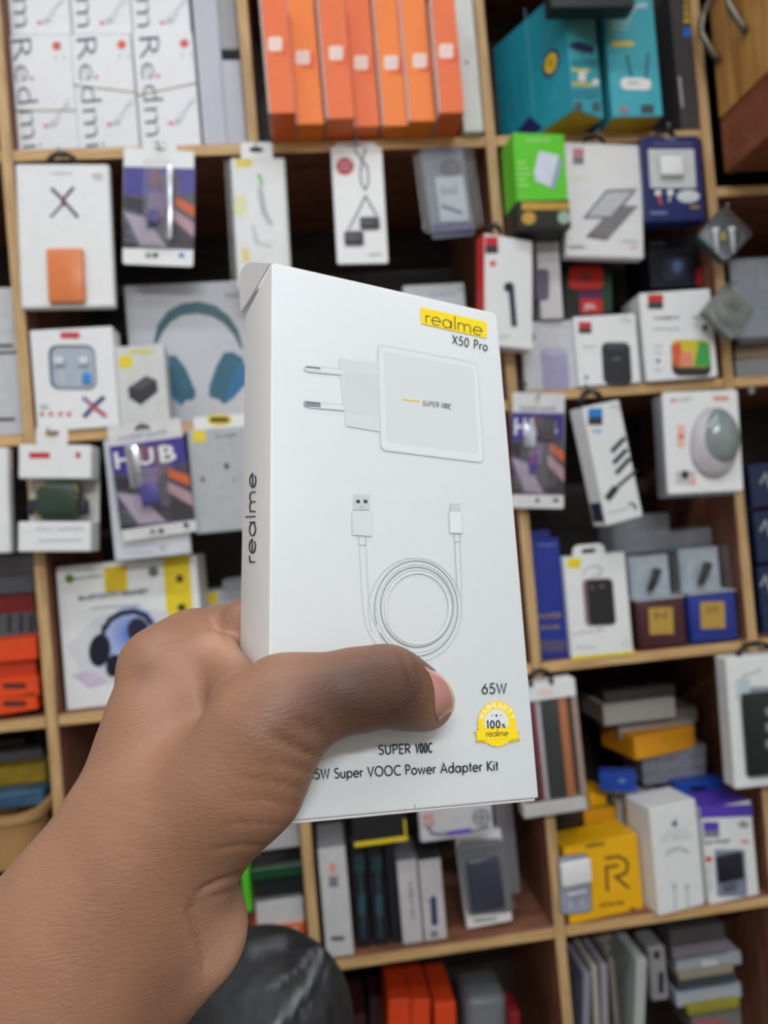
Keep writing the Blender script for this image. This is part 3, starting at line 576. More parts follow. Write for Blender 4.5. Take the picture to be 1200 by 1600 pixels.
p.line('gold_trim', [(53, 776), (84, 779), (121, 777)], 2, gold); p.line('gold_trim', [(56, 768), (60, 758), (70, 755)], 2, gold); p.line('gold_trim', [(116, 756), (120, 762), (121, 770)], 2, gold); p.line('gold_trim', [(55, 800), (58, 807), (66, 811)], 2, gold)
link('case_hinge', boxmesh('case_hinge', -Wd*.42, Wd*.42, .008, .024, zb_+.008, zb_+.03, [mat((40, 44, 54))], .005, 3), p.root)
p.rr('logo', 46, 707, 78, 716, red); p.ell('logo', 122, 711, 4, 5, red); p.text('lettering', 'PRO SERIES', (58, 830), (130, 828), 6, lgrey); p.rr('lettering', 60, 843, 128, 845, (lgrey)); p.tab(56, 664, 106, 696, r=10); p.flush()
p = P('cable_hub_package', 'white boxed package behind the tilted purple HUB card', 'package', [(163, 690), (282, 676), (297, 865), (178, 878)], -.014, .011, mat((204, 208, 216), .4), bevel=.0015)
p.rr('lettering', 190, 851, 262, 854, lgrey, skew=(0, -.08)); p.rr('lettering', 190, 862, 240, 864, lgrey, skew=(0, -.08)); p.rr('lettering', 250, 856, 258, 858, ink); p.flush()
def hubcard(lab, quad, pic, k, s_, tabq):
    p = P('cable_hub_package', lab, 'package', quad, -.020, .0012, mat((212, 212, 214), .4), 'purple HUB cards', r=.003)
    hub(p, *pic, k, s_); return p
p = hubcard('tilted blister card with HUB in white letters over a purple photo', [(168, 668), (282, 652), (307, 829), (193, 848)], (180, 690, 296, 820), .14, -.14, None)
p.text('lettering', 'MULTIPORT ADAPTER', (186, 689), (262, 677), 6, mat((130, 130, 190)))
p.line('black_hook', [(212, 672), (216, 667), (228, 665), (234, 670)], 4, black)
for x, y, c_ in ((239, 830, grey), (252, 829, ink), (291, 820, ink)): p.rr('icons', x-4, y-3, x+4, y+3, c_, 1)
p.dome(215, 735, 262, 798, .013, SHEEN, r=.008); p.solid('usb_hub', 224, 752, 247, 790, .002, .009, mat((70, 62, 150), .25), .005); p.solid('usb_plug', 205, 695, 216, 765, .001, .006, mat((190, 196, 206), .2, metal=.8), .002); p.flush(); PEGS.append(Vector(Y(224, 668, -.02)))
p = P('charger_package', 'grey-fronted box with a yellow ringed hang slot, beside the tilted HUB card', 'package', [(288, 673), (420, 660), (432, 826), (309, 832)], -.012, .010, mat((176, 180, 184), .45), bevel=.0015)
p.tab(304, 645, 400, 678, white, slot=False, r=3); p.ell('yellow_ring', 343, 656, 20, 9, yel); p.rr('yellow_ring', 328, 652, 358, 660, mat((70, 60, 30)), 3); p.rr('logo', 301, 673, 321, 691, yel)
p.text('lettering', 'FAST CHARGER', (337, 685), (371, 681), 5, grey, True); p.rr('lettering', 338, 690, 370, 692, lgrey)
p.ell('picture', 317, 749, 3, 4, mat((60, 80, 100))); p.ell('picture', 354, 728, 4, 5, mat((70, 80, 100))); p.ell('picture', 366, 750, 2, 3, grey); p.flush()
# big headset box
p = P('headset_box', 'large white box with black headset on blue haze and a yellow side panel', 'box', [(88, 890), (304, 866), (326, 1086), (104, 1111)], .02, .09, white, None, b3)
p.rr('yellow_panel', 262, 868, 303, 1088, yel, skew=(.07, -.08)); gm = glow_print((170, 184, 226), (214, 216, 222), p.loc(196, 1010), .052); gm2 = glow_print((100, 130, 206), (170, 184, 226), p.loc(205, 990), .03)
p.poly('blue_haze', [(104, 1010), (150, 965), (200, 950), (262, 955), (268, 1010), (270, 1080), (200, 1070), (130, 1060)], gm)
p.ell('blue_haze', 205, 992, 42, 46, gm2, 20); p.poly('blue_haze', [(112, 1055), (140, 1048), (170, 1066), (140, 1075)], mat((204, 190, 214), .4, .1))
bk = mat((30, 32, 48), .35)
p.line('headset_picture', [(164, 982), (172, 968), (190, 958), (210, 955), (228, 962), (238, 976)], 8, bk); p.ell('headset_picture', 156, 1016, 17, 26, bk, 8); p.line('headset_picture', [(163, 976), (160, 1000)], 7, bk); p.ell('headset_picture', 216, 985, 17, 20, mat((44, 46, 66), .35), -10); p.ell('headset_picture', 178, 1040, 12, 18, bk, 10)
p.rr('yellow_sticker', 163, 885, 199, 924, mat((226, 196, 40)), 1, skew=(.06, -.08))
for i in range(5): p.rr('yellow_sticker', 168, 888+8*i, 193, 891+8*i, mat((190, 150, 30)), skew=(0, -.08))
p.ell('logo', 109, 904, 7, 7, mat((90, 120, 50))); p.text('lettering', 'soundtec', (117, 906), (160, 901), 6, ink); p.text('lettering', 'BLUETOOTH HEADSET', (124, 938), (232, 926), 7, mat((54, 56, 70)), True); p.rr('lettering', 142, 946, 220, 948, lgrey, skew=(0, -.08))
p.ell('logo', 240, 893, 8, 8, mat((110, 114, 120))); p.ell('panel_icons', 281, 904, 6, 6, mat((70, 76, 20))); p.ell('panel_icons', 284, 949, 6, 6, mat((50, 56, 20))); p.flush()
p = P('phone_box', 'low yellow and white box behind the raised hand, right of the headset box', 'box', [(306, 926), (398, 918), (404, 1090), (312, 1098)], .115, .06, mat((196, 200, 208), .4), None, b3)
p.rr('yellow_label', 306, 925, 340, 944, yel, skew=(0, -.05)); p.flush()
p = P('cable_pouch', 'clear plastic pouch lying on the box behind the hand', 'pouch', [(345, 905), (398, 900), (402, 918), (348, 922)], .07, .04, CLOUDY, None, None, bevel=.004, seg=2, lid=False)
# far left bay of the third row
P('flat_box', 'bright orange carton in the far left bay, topmost', 'box', [(-60, 1004), (57, 998), (61, 1030), (-56, 1040)], .0, .12, mat((222, 72, 24), .45), 'orange cartons in the far left bay', None)
q = P('flat_box', 'bright orange carton in the far left bay, middle, its front coloured darker for shade', 'box', [(-60, 1034), (54, 1030), (58, 1058), (-58, 1066)], .012, .12, mat((206, 62, 22), .45), 'orange cartons in the far left bay', None)  # shade on this carton's front is put into its darker orange
for (a, l) in (((-60, 1066, 58, 1060, 62, 1088, -58, 1096), 'orange carton with a hang slot in the far left bay, upper slotted one'), ((-62, 1094, 54, 1088, 62, 1112, -58, 1122), 'orange carton with a hang slot in the far left bay, lowest')):
    p = P('flat_box', l, 'box', [a[0:2], a[2:4], a[4:6], a[6:8]], .004, .1, mat((226, 74, 26), .45), 'orange cartons in the far left bay', None)
    xx, yy = (26, a[3]+12); p.rr('slot_print', xx-22, yy-5, xx+16, yy+4, mat((96, 40, 40)), 4); p.flush()
P('flat_box', 'dark red and grey pack standing on the orange cartons at the left edge', 'box', [(-40, 934), (52, 930), (56, 958), (-36, 962)], .05, .08, mat((120, 30, 34), .4))
p = P('flat_box', 'grey patterned pack standing on the orange cartons at the left edge', 'box', [(-38, 960), (54, 956), (58, 996), (-34, 1000)], .05, .08, mat((84, 92, 98), .4))
for x in (12, 30, 46): p.rr('print', x, 960, x+6, 988, ink)
P('flat_box', 'pale grey sleeve hanging at the top of the far left bay', 'box', [(-20, 872), (50, 868), (54, 926), (-16, 930)], .06, .02, mat((90, 92, 98), .4))
# right side of the third row
p = hubcard('blister card with a purple photo hanging upright against the middle post', [(797, 612), (883, 616), (880, 796), (803, 792)], (799, 645, 881, 773), 0, .02, None)
p.text('lettering', 'MULTIPORT ADAPTER', (812, 641), (868, 642), 6, mat((90, 90, 160)))
p.rr('icons', 836, 779, 842, 784, ink, 1); p.rr('icons', 864, 779, 872, 784, ink, 1)
p.dome(812, 655, 868, 760, .010, SHEEN, r=.006); p.solid('usb_plug', 818, 664, 836, 700, .001, .006, mat((200, 206, 220), .2, metal=.7), .002); p.solid('usb_hub', 838, 652, 866, 690, .001, .007, mat((54, 46, 62), .3), .006); p.flush(); PEGS.append(Vector(Y(838, 622, -.02)))
p = P('cable_package', 'tilted white box picturing four dark cable plugs, blue logo, black loop on top', 'package', [(904, 637), (972, 625), (1004, 803), (944, 826)], -.045, .030, white, bevel=.0012, yaw=16)
p.loop(928, 628, 17, 18, .004); duo(p, 919, 638, 22, 26, mat((40, 130, 210))); p.rr('lettering', 926, 672, 940, 676, mat((100, 170, 220))); p.line('lettering', [(952, 636), (960, 633), (966, 640)], 2, lgrey)
for (x0, y0, x1, y1) in ((955, 706, 976, 684), (958, 724, 979, 702), (962, 740, 984, 716)): p.line('cable_picture', [(x0, y0), (x1, y1)], 7, mat((36, 60, 66))); 
p.line('cable_picture', [(948, 780), (962, 762)], 11, mat((36, 60, 62))); p.line('cable_picture', [(960, 764), (994, 735)], 5, mat((36, 60, 62)))
p.line('lettering', [(948, 802), (966, 798), (984, 792)], 1.6, lgrey); p.line('lettering', [(982, 786), (990, 788), (994, 796)], 3, ink)
sp = Sheet(p.M @ Matrix.Translation((-p.W/2, 0, 0)) @ Matrix.Rotation(math.radians(-90), 4, 'Z'), p.root); sp._add('side_window', [(-.027, .006), (-.004, .006), (-.004, .034), (-.027, .034)], [(0, 1, 2, 3)], mat((40, 44, 70))); sp.flush(); p.flush()
p = P('mouse_package', 'clear blister package on white card with a grey oval computer mouse', 'package', [(1034, 612), (1153, 610), (1160, 764), (1044, 774)], -.045, .0012, white, r=.004)
p.text('lettering', 'redragon', (1048, 628), (1082, 625), 6, grey); p.ell('lettering', 1051, 626, 3, 3, red2); p.rr('lettering', 1114, 619, 1138, 626, mat((224, 150, 130)))
p.rr('lettering', 1058, 664, 1070, 700, mat((230, 190, 176)), 3); p.ell('lettering', 1064, 682, 5, 4, mat((222, 110, 80))); p.rr('lettering', 1056, 736, 1086, 756, mat((196, 190, 196)), 1); p.ell('lettering', 1070, 742, 6, 7, ink); p.ell('lettering', 1083, 752, 4, 6, mat((230, 170, 150)))
link('back_tray', boxmesh('back_tray', -p.W/2-.003, p.W/2-.001, .0014, .028, -.006, p.H-.004, [CLOUDY], .004, 2), p.root)
def egg(name, cxp, cyp, rx, ry, d, m, par, ang=0, y0=-.001):
    c = par.loc(cxp, cyp); bm = bmesh.new(); bmesh.ops.create_uvsphere(bm, u_segments=28, v_segments=16, radius=1)
    kx = abs(par.loc(cxp+rx, cyp)[0]-c[0]); kz = abs(par.loc(cxp, cyp+ry)[1]-c[1])
    for v in bm.verts:
        x, y, z = v.co; y = min(y, .0); x *= 1-.12*z; v.co = (x*kx, y*d, z*kz)
        a = math.radians(ang); X, Zz = v.co.x, v.co.z; v.co = (c[0]+X*math.cos(a)+Zz*math.sin(a), y*d+y0, c[1]-X*math.sin(a)+Zz*math.cos(a))
    me = bpy.data.meshes.new(name); bm.to_mesh(me); bm.free(); me.materials.append(m); me.polygons.foreach_set('use_smooth', [True]*len(me.polygons)); link(name, me, par.root)
egg('mouse_base', 1114, 692, 36, 56, .016, mat((186, 182, 190), .3), p, 3); egg('mouse_shell', 1120, 684, 32, 47, .024, mat((132, 142, 142), .22, coat=.6), p, 3); p.ell('lettering', 1066, 640, .8, .8, grey)
link('scroll_wheel', boxmesh('scroll_wheel', *[v for v in (p.loc(1118, 0)[0], p.loc(1125, 0)[0])], -.0258, -.021, p.loc(0, 664)[1], p.loc(0, 652)[1], [grey], .0015, 2), p.root)
p.flush(); PEGS.append(Vector(Y(1096, 617, -.03)))
bl = mat((34, 52, 140), .4, .08)
p = P('tall_box', 'tall blue box with gold lettering standing at the middle post', 'box', [(828, 838), (874, 846), (888, 1022), (843, 1028)], .012, .05, bl, None, b3)
link('tuck_flap', boxmesh('tuck_flap', -p.W/2, p.W/2-.006, .02, .022, p.H, p.H+.012, [bl], .0005), p.root)
p.text('lettering', 'POWER', (842, 968), (878, 965), 9, gold); p.text('lettering', 'BANK', (846, 984), (876, 982), 7, gold); p.rr('lettering', 842, 1000, 884, 1018, mat((84, 78, 110)), 1); p.rr('lettering', 840, 850, 868, 853, mat((90, 110, 190))); p.flush()
p = P('power_bank_package', 'white package with a yellow foot edge picturing a black power bank, hang tab up', 'package', [(880, 872), (974, 864), (992, 1016), (893, 1026)], .0, .03, white, None, b3, bevel=.0015)
p.tab(896, 848, 944, 878, white, hook=False, r=12); p.rr('logo', 886, 872, 907, 888, yel); p.line('picture', [(910, 900), (914, 890), (928, 884), (940, 888), (938, 898), (924, 902)], 2.5, lgrey)
p.rr('picture', 912, 904, 960, 978, mat((140, 112, 120)), 8, skew=(.08, -.04)); p.rr('picture', 918, 906, 959, 976, mat((34, 34, 38)), 7, skew=(.08, -.04)); p.ell('picture', 925, 918, 3, 3, mat((110, 90, 90))); p.ell('picture', 940, 916, 5, 2.5, mat((110, 90, 90)))
p.text('lettering', 'power bank 10000', (898, 992), (944, 985), 4.5, grey); p.rr('lettering', 900, 1010, 930, 1012, lgrey); p.ell('lettering', 978, 1004, 6, 6, lgrey); p.ell('lettering', 978, 1004, 4.6, 4.6, white); p.rr('yellow_foot', 893, 1021, 992, 1025.5, mat((236, 216, 30)), skew=(0, -.1)); p.flush()
def tin(lab, quad, y, m, letters, yh):
    p = P('earpiece_pack', lab, 'package', quad, y, .055, m, 'clear-topped earpiece packs', b3, bevel=.006, seg=3, body='tin_base', lid=False)
    (x0, y0), (x1, y1) = quad[0], quad[1]
    Hc = p.loc((x0+x1)/2, yh)[1]
    link('clear_cover', boxmesh('clear_cover', -p.W/2+.001, p.W/2-.001, .001, .054, p.H, Hc, [CLEAR], .006, 3), p.root)
    link('rim', boxmesh('rim', -p.W/2-.0008, p.W/2+.0008, -.0008, .0558, p.H-.001, p.H+.0012, [pale], .001), p.root)
    mx = (x0+x1)/2; p.rr('gold_label', mx-18, y0+12, mx+20, y0+54, gold, 1, skew=(.04, -.04)); p.text('gold_label', letters, (mx-8, y0+30), (mx+10, y0+28), 10, mat((70, 66, 70)))
    z0 = p.H+.004; bk_ = mat((26, 26, 30), .35)
    link('inner_card', boxmesh('inner_card', -p.W/2+.006, p.W/2-.006, .03, .031, z0-.003, Hc-.004, [mat((186, 196, 202), .5, .1)], 0), p.root)
    link('earpiece', tubemesh('earpiece', [(-.006, .02, z0+.006), (.002, .018, z0+.022), (.010, .02, z0+.038)], [.005, .0062, .0068], bk_, 10), p.root)
    p.flush(); return p
tin('clear-topped pack on a maroon tin base with a gold label', [(994, 937), (1070, 935), (1076, 1010), (1000, 1014)], .0, mat((74, 36, 44), .35), 'N', 864)
tin('clear-topped pack on a royal blue tin base with a gold label', [(1075, 928), (1150, 924), (1156, 1002), (1081, 1006)], .003, mat((40, 56, 140), .35), 'DS', 852)
for q_, l in (([(954, 806), (1046, 802), (1052, 862), (962, 868)], 'cloudy clear plastic pack stacked behind the earpiece packs, left'), ([(1050, 828), (1122, 826), (1132, 856), (1056, 862)], 'cloudy clear plastic pack stacked behind the earpiece packs, right'), ([(972, 868), (1000, 866), (1008, 1000), (984, 1004)], 'cloudy clear plastic pack standing upright beside the white power bank package')):
    P('plastic_pack', l, 'package', q_, .062, .06, CLOUDY, 'cloudy plastic packs', None, bevel=.004, seg=2, lid=False)
for i, (y0, y1) in enumerate(((726, 792), (800, 880), (886, 992))):
    p = P('tall_box', ['dark navy box at the right edge of the third row, topmost', 'dark navy box at the right edge of the third row, middle', 'dark navy box at the right edge of the third row, lowest'][i], 'box', [(1168+8*i, y0), (1250, y0-8), (1258, y1-8), (1176+8*i, y1)], .03, .1, mat((30, 44, 78), .4, .1), 'dark navy boxes at the right edge')
    p.line('print', [(1188, y0+30), (1196, y0+14), (1204, y0+40)], 2.5, pale); p.flush()

# ------------------------------------------------------------ fourth row
p = P('phone_case_package', 'white-framed clear package holding dark and orange phone cases, hung right of the held box', 'package', [(806, 1073), (901, 1057), (916, 1262), (812, 1285)], -.03, .0, white, nobody=True)
def fr(p, m, x0, x1, z0, z1, nm): link(nm, boxmesh(nm, x0, x1, 0, .026, z0, z1, [m], .0015), p.root)
HH, WW = p.H, p.W; fr(p, white, -WW/2, WW/2, HH-.026, HH, 'top_frame'); fr(p, mat((190, 188, 186), .5), -WW/2, WW/2, 0, .019, 'bottom_frame')
link('left_rail', boxmesh('left_rail', -WW/2, -WW/2+.003, 0, .026, .019, HH-.026, [offwhite], .0005), p.root); link('right_rail', boxmesh('right_rail', WW/2-.008, WW/2, 0, .026, .019, HH-.026, [mat((160, 140, 128), .5)], .0005), p.root)
for nm, a, b, m_ in (('dark_case', -.03, -.018, mat((54, 50, 56), .3)), ('red_case', -.0178, -.0130, mat((150, 36, 64), .3)), ('white_case', -.0128, -.006, mat((196, 196, 200), .3)), ('black_case', -.0058, .020, mat((36, 44, 50), .3)), ('orange_case', .0202, .033, mat((196, 118, 70), .35)), ('orange_case', -.041, -.0302, mat((196, 118, 70), .35))):
    link(nm, boxmesh(nm, a, b, .004, .022, .02, HH-.027, [m_], .0015, 2), p.root)
link('window', boxmesh('window', -WW/2+.003, WW/2-.008, .001, .0022, .019, HH-.026, [SHEEN], 0), p.root)
p.ell('logo', 852, 1082, 12, 6, mat((232, 208, 196))); p.loop(845, 1064, 17, 16, .004); p.flush()
p = P('phone_case_package', 'white package with black phone case and three dots, hung at the right edge', 'package', [(1131, 1028), (1246, 1020), (1262, 1222), (1152, 1233)], -.04, .03, white, bevel=.002)
p.rr('case_tray', 1160, 1072, 1250, 1215, mat((150, 154, 160)), 10, skew=(.08, -.06)); p.solid('phone_case', 1166, 1074, 1250, 1212, .0005, .007, mat((34, 36, 38), .35), .005)
p.rr('hook_print', 1150, 1060, 1172, 1094, mat((190, 206, 214)), 3); p.line('hook_print', [(1158, 1064), (1164, 1054), (1176, 1052), (1190, 1046)], 3, lgrey); p.loop(1185, 1026, 28, 20, .004); p.flush()
for k, yy_ in enumerate((1110, 1134, 1160)):
    a = p.loc(1197, yy_); link('lens_ring', boxmesh('lens_ring', a[0]-.006, a[0]+.006, -.0085, -.0071, a[1]-.006, a[1]+.006, [grey], .0055, 3), p.root)
# loose stack in the middle of the right bay
def st(name, lab, q, y, t_, m, **k): return P(name, lab, 'box', q, y, t_, m, k.pop('group', None), k.pop('sit', None), lid=False, flat=True, **k)
st('flat_box', 'dark lidded box on top of the loose stack in the right bay', [(944, 1078), (1054, 1074), (1056, 1094), (944, 1097)], .1, .09, mat((62, 58, 58), .5))
st('flat_box', 'light grey flat box near the top of the loose stack', [(942, 1097), (1055, 1094), (1056, 1126), (944, 1130)], .09, .1, mat((168, 164, 160), .5))
st('flat_box', 'dull grey box poking out on the right of the loose stack', [(1056, 1108), (1088, 1105), (1092, 1128), (1058, 1130)], .12, .08, mat((120, 112, 106), .5))
st('flat_box', 'white flat box under the light grey one in the loose stack', [(966, 1132), (1084, 1128), (1086, 1146), (968, 1152)], .1, .09, mat((150, 138, 130), .5))
st('flat_box', 'amber yellow box turned slightly in the middle of the loose stack', [(986, 1150), (1090, 1136), (1094, 1170), (988, 1186)], .08, .09, mat((222, 150, 30), .45), yaw=12)
for i, (y0, y1) in enumerate(((1172, 1188), (1190, 1206), (1208, 1224))): st('plastic_pack', ['cloudy plastic pack directly under the amber box', 'cloudy plastic pack in the middle below the amber box', 'cloudy plastic pack lowest below the amber box'][i], [(1000+4*i, y0), (1102, y0-6), (1105, y1-4), (1004, y1)], .09, .08, mat((128, 130, 140), .35, .25, scale=150), group='plastic packs in the loose stack')
fl = st('blue_package', 'blue package with its hang flap tipped up, left of the loose stack', [(938, 1212), (985, 1208), (994, 1232), (944, 1240)], .05, .03, mat((34, 74, 170), .4), yaw=-24); fl.ell('slot', 972, 1220, 6, 3, mat((120, 140, 190))); fl.flush()
p = st('blue_package', 'blue package with a black hang slot, behind the purple-topped box', [(1056, 1224), (1126, 1220), (1134, 1252), (1060, 1258)], .06, .026, mat((30, 72, 168), .4)); p.rr('slot', 1078, 1228, 1104, 1237, mat((20, 24, 60)), 4); p.rr('pale_band', 1062, 1248, 1134, 1255, mat((150, 156, 170))); p.flush()
ye = mat((238, 178, 16), .42, .04); ye2 = mat((206, 146, 20), .45)
st('charger_box', 'small amber box standing behind the yellow boxes', [(920, 1240), (945, 1236), (950, 1262), (922, 1268)], .09, .05, ye)
st('charger_box', 'amber box behind the front yellow box with the R mark', [(912, 1268), (962, 1262), (966, 1300), (914, 1304)], .07, .018, ye2)
p = st('charger_box', 'grey-white box with an orange label, behind the tall white box', [(966, 1252), (1044, 1244), (1052, 1400), (974, 1408)], .075, .05, mat((186, 184, 178), .5), sit=b4); p.rr('orange_label', 974, 1259, 995, 1270, mat((226, 112, 54)), 1); p.flush()
st('dark_case', 'black oval pouch under the hanging phone case package', [(864, 1268), (910, 1262), (914, 1294), (866, 1298)], .03, .05, mat((34, 30, 30), .4), bevel=.016, seg=4)
p = P('charger_box', 'yellow box with a big black R and a white plug in a window', 'box', [(866, 1327), (992, 1303), (1006, 1420), (876, 1442)], .008, .055, ye, None, b4, yaw=7, lid=False)
Rk = mat((50, 48, 30), .5)
p.line('logo', [(945, 1341), (965, 1338), (977, 1343), (981, 1352), (978, 1364), (968, 1368), (962, 1370), (983, 1388)], 4, Rk); p.line('logo', [(949, 1393), (947, 1355), (966, 1352)], 4, Rk)
p.rr('window_frame', 872, 1335, 923, 1428, mat((90, 86, 60)), 9, skew=(.06, -.1)); p.rr('window_frame', 874, 1337, 921, 1426, mat((150, 156, 176)), 8, skew=(.06, -.1))
p.solid('charger', 876, 1338, 919, 1385, .001, .008, white, .004); p.solid('plug', 884, 1388, 914, 1400, .001, .006, pale, .003); p.line('plug_pins', [(890, 1404), (892, 1420)], 4, lgrey); p.line('plug_pins', [(908, 1402), (910, 1416)], 4, lgrey)
p.text('lettering', 'realme', (914, 1325), (944, 1320), 8, Rk, True); p.text('lettering', 'VOOC flash charge', (936, 1418), (975, 1411), 6, Rk, True); p.rr('lettering', 984, 1418, 992, 1421, Rk); p.flush()
p = P('cable_box', 'tall plain white box with a grey cable drawing and small fruit mark', 'box', [(1011, 1262), (1091, 1252), (1104, 1416), (1026, 1430)], -.004, .06, white, None, b4, yaw=10)
p.ell('logo', 1054, 1287, 4.5, 5, mat((80, 110, 120))); p.poly('logo', [(1054, 1281), (1057, 1277), (1057, 1281)], mat((80, 110, 120)))
for y, a, b in ((1300, 1040, 1074), (1307, 1030, 1082), (1313, 1034, 1076)): p.text('lettering', 'power adapter cable', (a, y+2), (b, y-2), 4.5, lgrey)
for k in range(3): p.line('cable_picture', [(1040, 1338-3*k), (1050, 1329-2*k), (1062, 1327-2*k), (1076, 1333-2*k)], 2, pale)
for x in (1053, 1073): p.line('cable_picture', [(x, 1384), (x+2, 1420)], 2.5, pale); p.rr('cable_picture', x-3, 1381, x+3, 1388, lgrey)
p.flush()
pur = mat((86, 62, 180), .4)
p = P('charger_box', 'white box with a purple top band and a black car charger in its window', 'box', [(1094, 1262), (1176, 1254), (1189, 1407), (1107, 1413)], .002, .06, white, None, b4, yaw=6, top=pur)
p.rr('purple_band', 1094, 1258, 1176, 1277, pur, skew=(.07, -.04)); p.rr('logo', 1099, 1284, 1123, 1298, pur); p.rr('logo', 1100, 1298, 1124, 1308, grey); p.text('lettering', 'Fast charger', (1101, 1319), (1141, 1315), 6, ink, True); p.rr('lettering', 1158, 1313, 1170, 1317, red2)
for k in range(3): p.line('lettering', [(1151+3*k, 1288+3*k), (1160, 1283+3*k), (1170-2*k, 1288+3*k)], 2, grey)
p.ell('lettering', 1107, 1342, 5, 5, mat((210, 80, 50))); p.text('lettering', '18W QC', (1113, 1392), (1110, 1350), 6, lgrey)
p.rr('window_panel', 1118, 1327, 1165, 1400, mat((128, 136, 160)), 3, skew=(.06, 0)); p.solid('car_charger', 1121, 1329, 1156, 1378, .001, .007, mat((28, 28, 40), .35), .004); p.solid('plug', 1130, 1378, 1148, 1392, .001, .005, mat((90, 92, 98), .3), .002); p.flush()

# middle bay of the fourth row, below the held box
p = P('cable_box', 'tall narrow white box at the left of the bay below the held box', 'box', [(497, 1328), (540, 1323), (552, 1484), (509, 1491)], .006, .09, mat((198, 198, 200), .45), None, b4, top=mat((150, 150, 154), .5))
p.rr('print', 515, 1349, 524, 1364, mat((226, 150, 120)), 2); p.rr('print', 514, 1369, 528, 1386, mat((130, 124, 140)), 1); p.line('print', [(521, 1394), (524, 1440)], 1.2, lgrey); p.rr('print', 517, 1463, 538, 1469, mat((70, 70, 76)), 1); p.flush()
for i, (x0, x1) in enumerate(((556, 578), (582, 606), (610, 624))):
    p = P('cable_package', ['black sleeve with a teal cable picture, next to the narrow white box', 'black sleeve with a teal cable picture, in the middle of the dark three', 'black plain sleeve beside the white spine boxes'][i], 'package', [(x0-10, 1312), (x1-10, 1308), (x1+2, 1474-2*i), (x0+2, 1478-2*i)], .018, .07, mat((30, 30, 36), .4), 'black cable sleeves', b4, lid=False)
    if i < 2: xm = (x0+x1)/2-4; p.line('cable_picture', [(xm-2, 1345), (xm+2, 1395), (xm+5, 1465)], 4, mat((40, 74, 84))); p.line('cable_picture', [(xm+2, 1398), (xm+3, 1430)], 9, mat((44, 82, 94))); p.rr('cable_picture', xm-9, 1336, xm+7, 1362, mat((36, 64, 74)), 4)
    p.flush()
p = P('cable_box', 'white spine box with dark vertical lettering, left of a pair', 'box', [(621, 1346), (652, 1344), (660, 1472), (629, 1476)], .012, .09, mat((196, 194, 198), .45), 'pair of white spine boxes', b4, top=mat((140, 138, 144), .5))
p.text('lettering', 'CABLE SET', (638, 1379), (643, 1438), 6, ink); p.flush()
p = P('cable_box', 'white spine box with a blue device picture, right of a pair', 'box', [(655, 1344), (690, 1342), (697, 1470), (663, 1473)], .012, .09, mat((196, 194, 198), .45), 'pair of white spine boxes', b4, top=mat((60, 58, 64), .5))
p.rr('picture', 673, 1400, 683, 1446, mat((54, 66, 100)), 4, skew=(.05, 0)); p.line('picture', [(664, 1405), (674, 1410)], 2, grey); p.rr('picture', 673, 1454, 684, 1464, grey, 1); p.flush()
p = P('cable_package', 'black hanging package with a bright yellow foot, just under the held box', 'package', [(534, 1092), (616, 1084), (637, 1310), (553, 1322)], -.012, .010, mat((34, 36, 36), .4))
p.line('yellow_foot', [(554, 1320), (637, 1309)], 7, yel); p.line('yellow_foot', [(632, 1280), (634, 1304)], 3, yel); p.flush()
p = P('watch_package', 'white hanging package with red lettering and a grey watch, under the held box', 'package', [(636, 1080), (750, 1072), (774, 1302), (660, 1317)], -.03, .012, mat((196, 196, 202), .4), bevel=.0015)
p.text('lettering', 'NEW', (661, 1281), (679, 1279), 9, red2, True); p.text('lettering', 'A18', (661, 1292), (679, 1290), 9, red2, True); p.line('strap_picture', [(667, 1290), (676, 1303), (700, 1304), (740, 1299), (764, 1292)], 5, mat((110, 112, 130)), False); p.line('strap_picture', [(699, 1302), (736, 1297)], 7, mat((100, 74, 190)))
p.ell('watch_picture', 752, 1277, 14, 14, mat((130, 134, 146))); p.ell('watch_picture', 752, 1277, 10, 10, mat((176, 182, 190))); p.rr('watch_picture', 750, 1268, 754, 1286, grey); p.rr('watch_picture', 743, 1275, 761, 1279, grey); p.flush()
p = P('phone_case_box', 'white tray box leaning back with a glossy dark blue case in it', 'box', [(711, 1308), (779, 1298), (805, 1440), (731, 1451)], .02, .014, white, None, None, bevel=.0015)
p.rr('tray', 721, 1312, 794, 1428, mat((120, 122, 130)), 10, skew=(.14, -.08)); p.solid('blue_case', 737, 1334, 778, 1424, .0006, .008, mat((40, 50, 76), .15, coat=1), .006); p.dome(724, 1318, 794, 1430, .010, SHEEN, r=.004); p.rr('lettering', 740, 1434, 776, 1440, mat((160, 172, 168)), 1, skew=(0, -.1)); p.flush()
P('flat_box', 'grey slab box standing behind the white tray box at the bay right side', 'box', [(770, 1250), (800, 1247), (813, 1395), (786, 1400)], .06, .05, mat((128, 126, 130), .5), None, None)
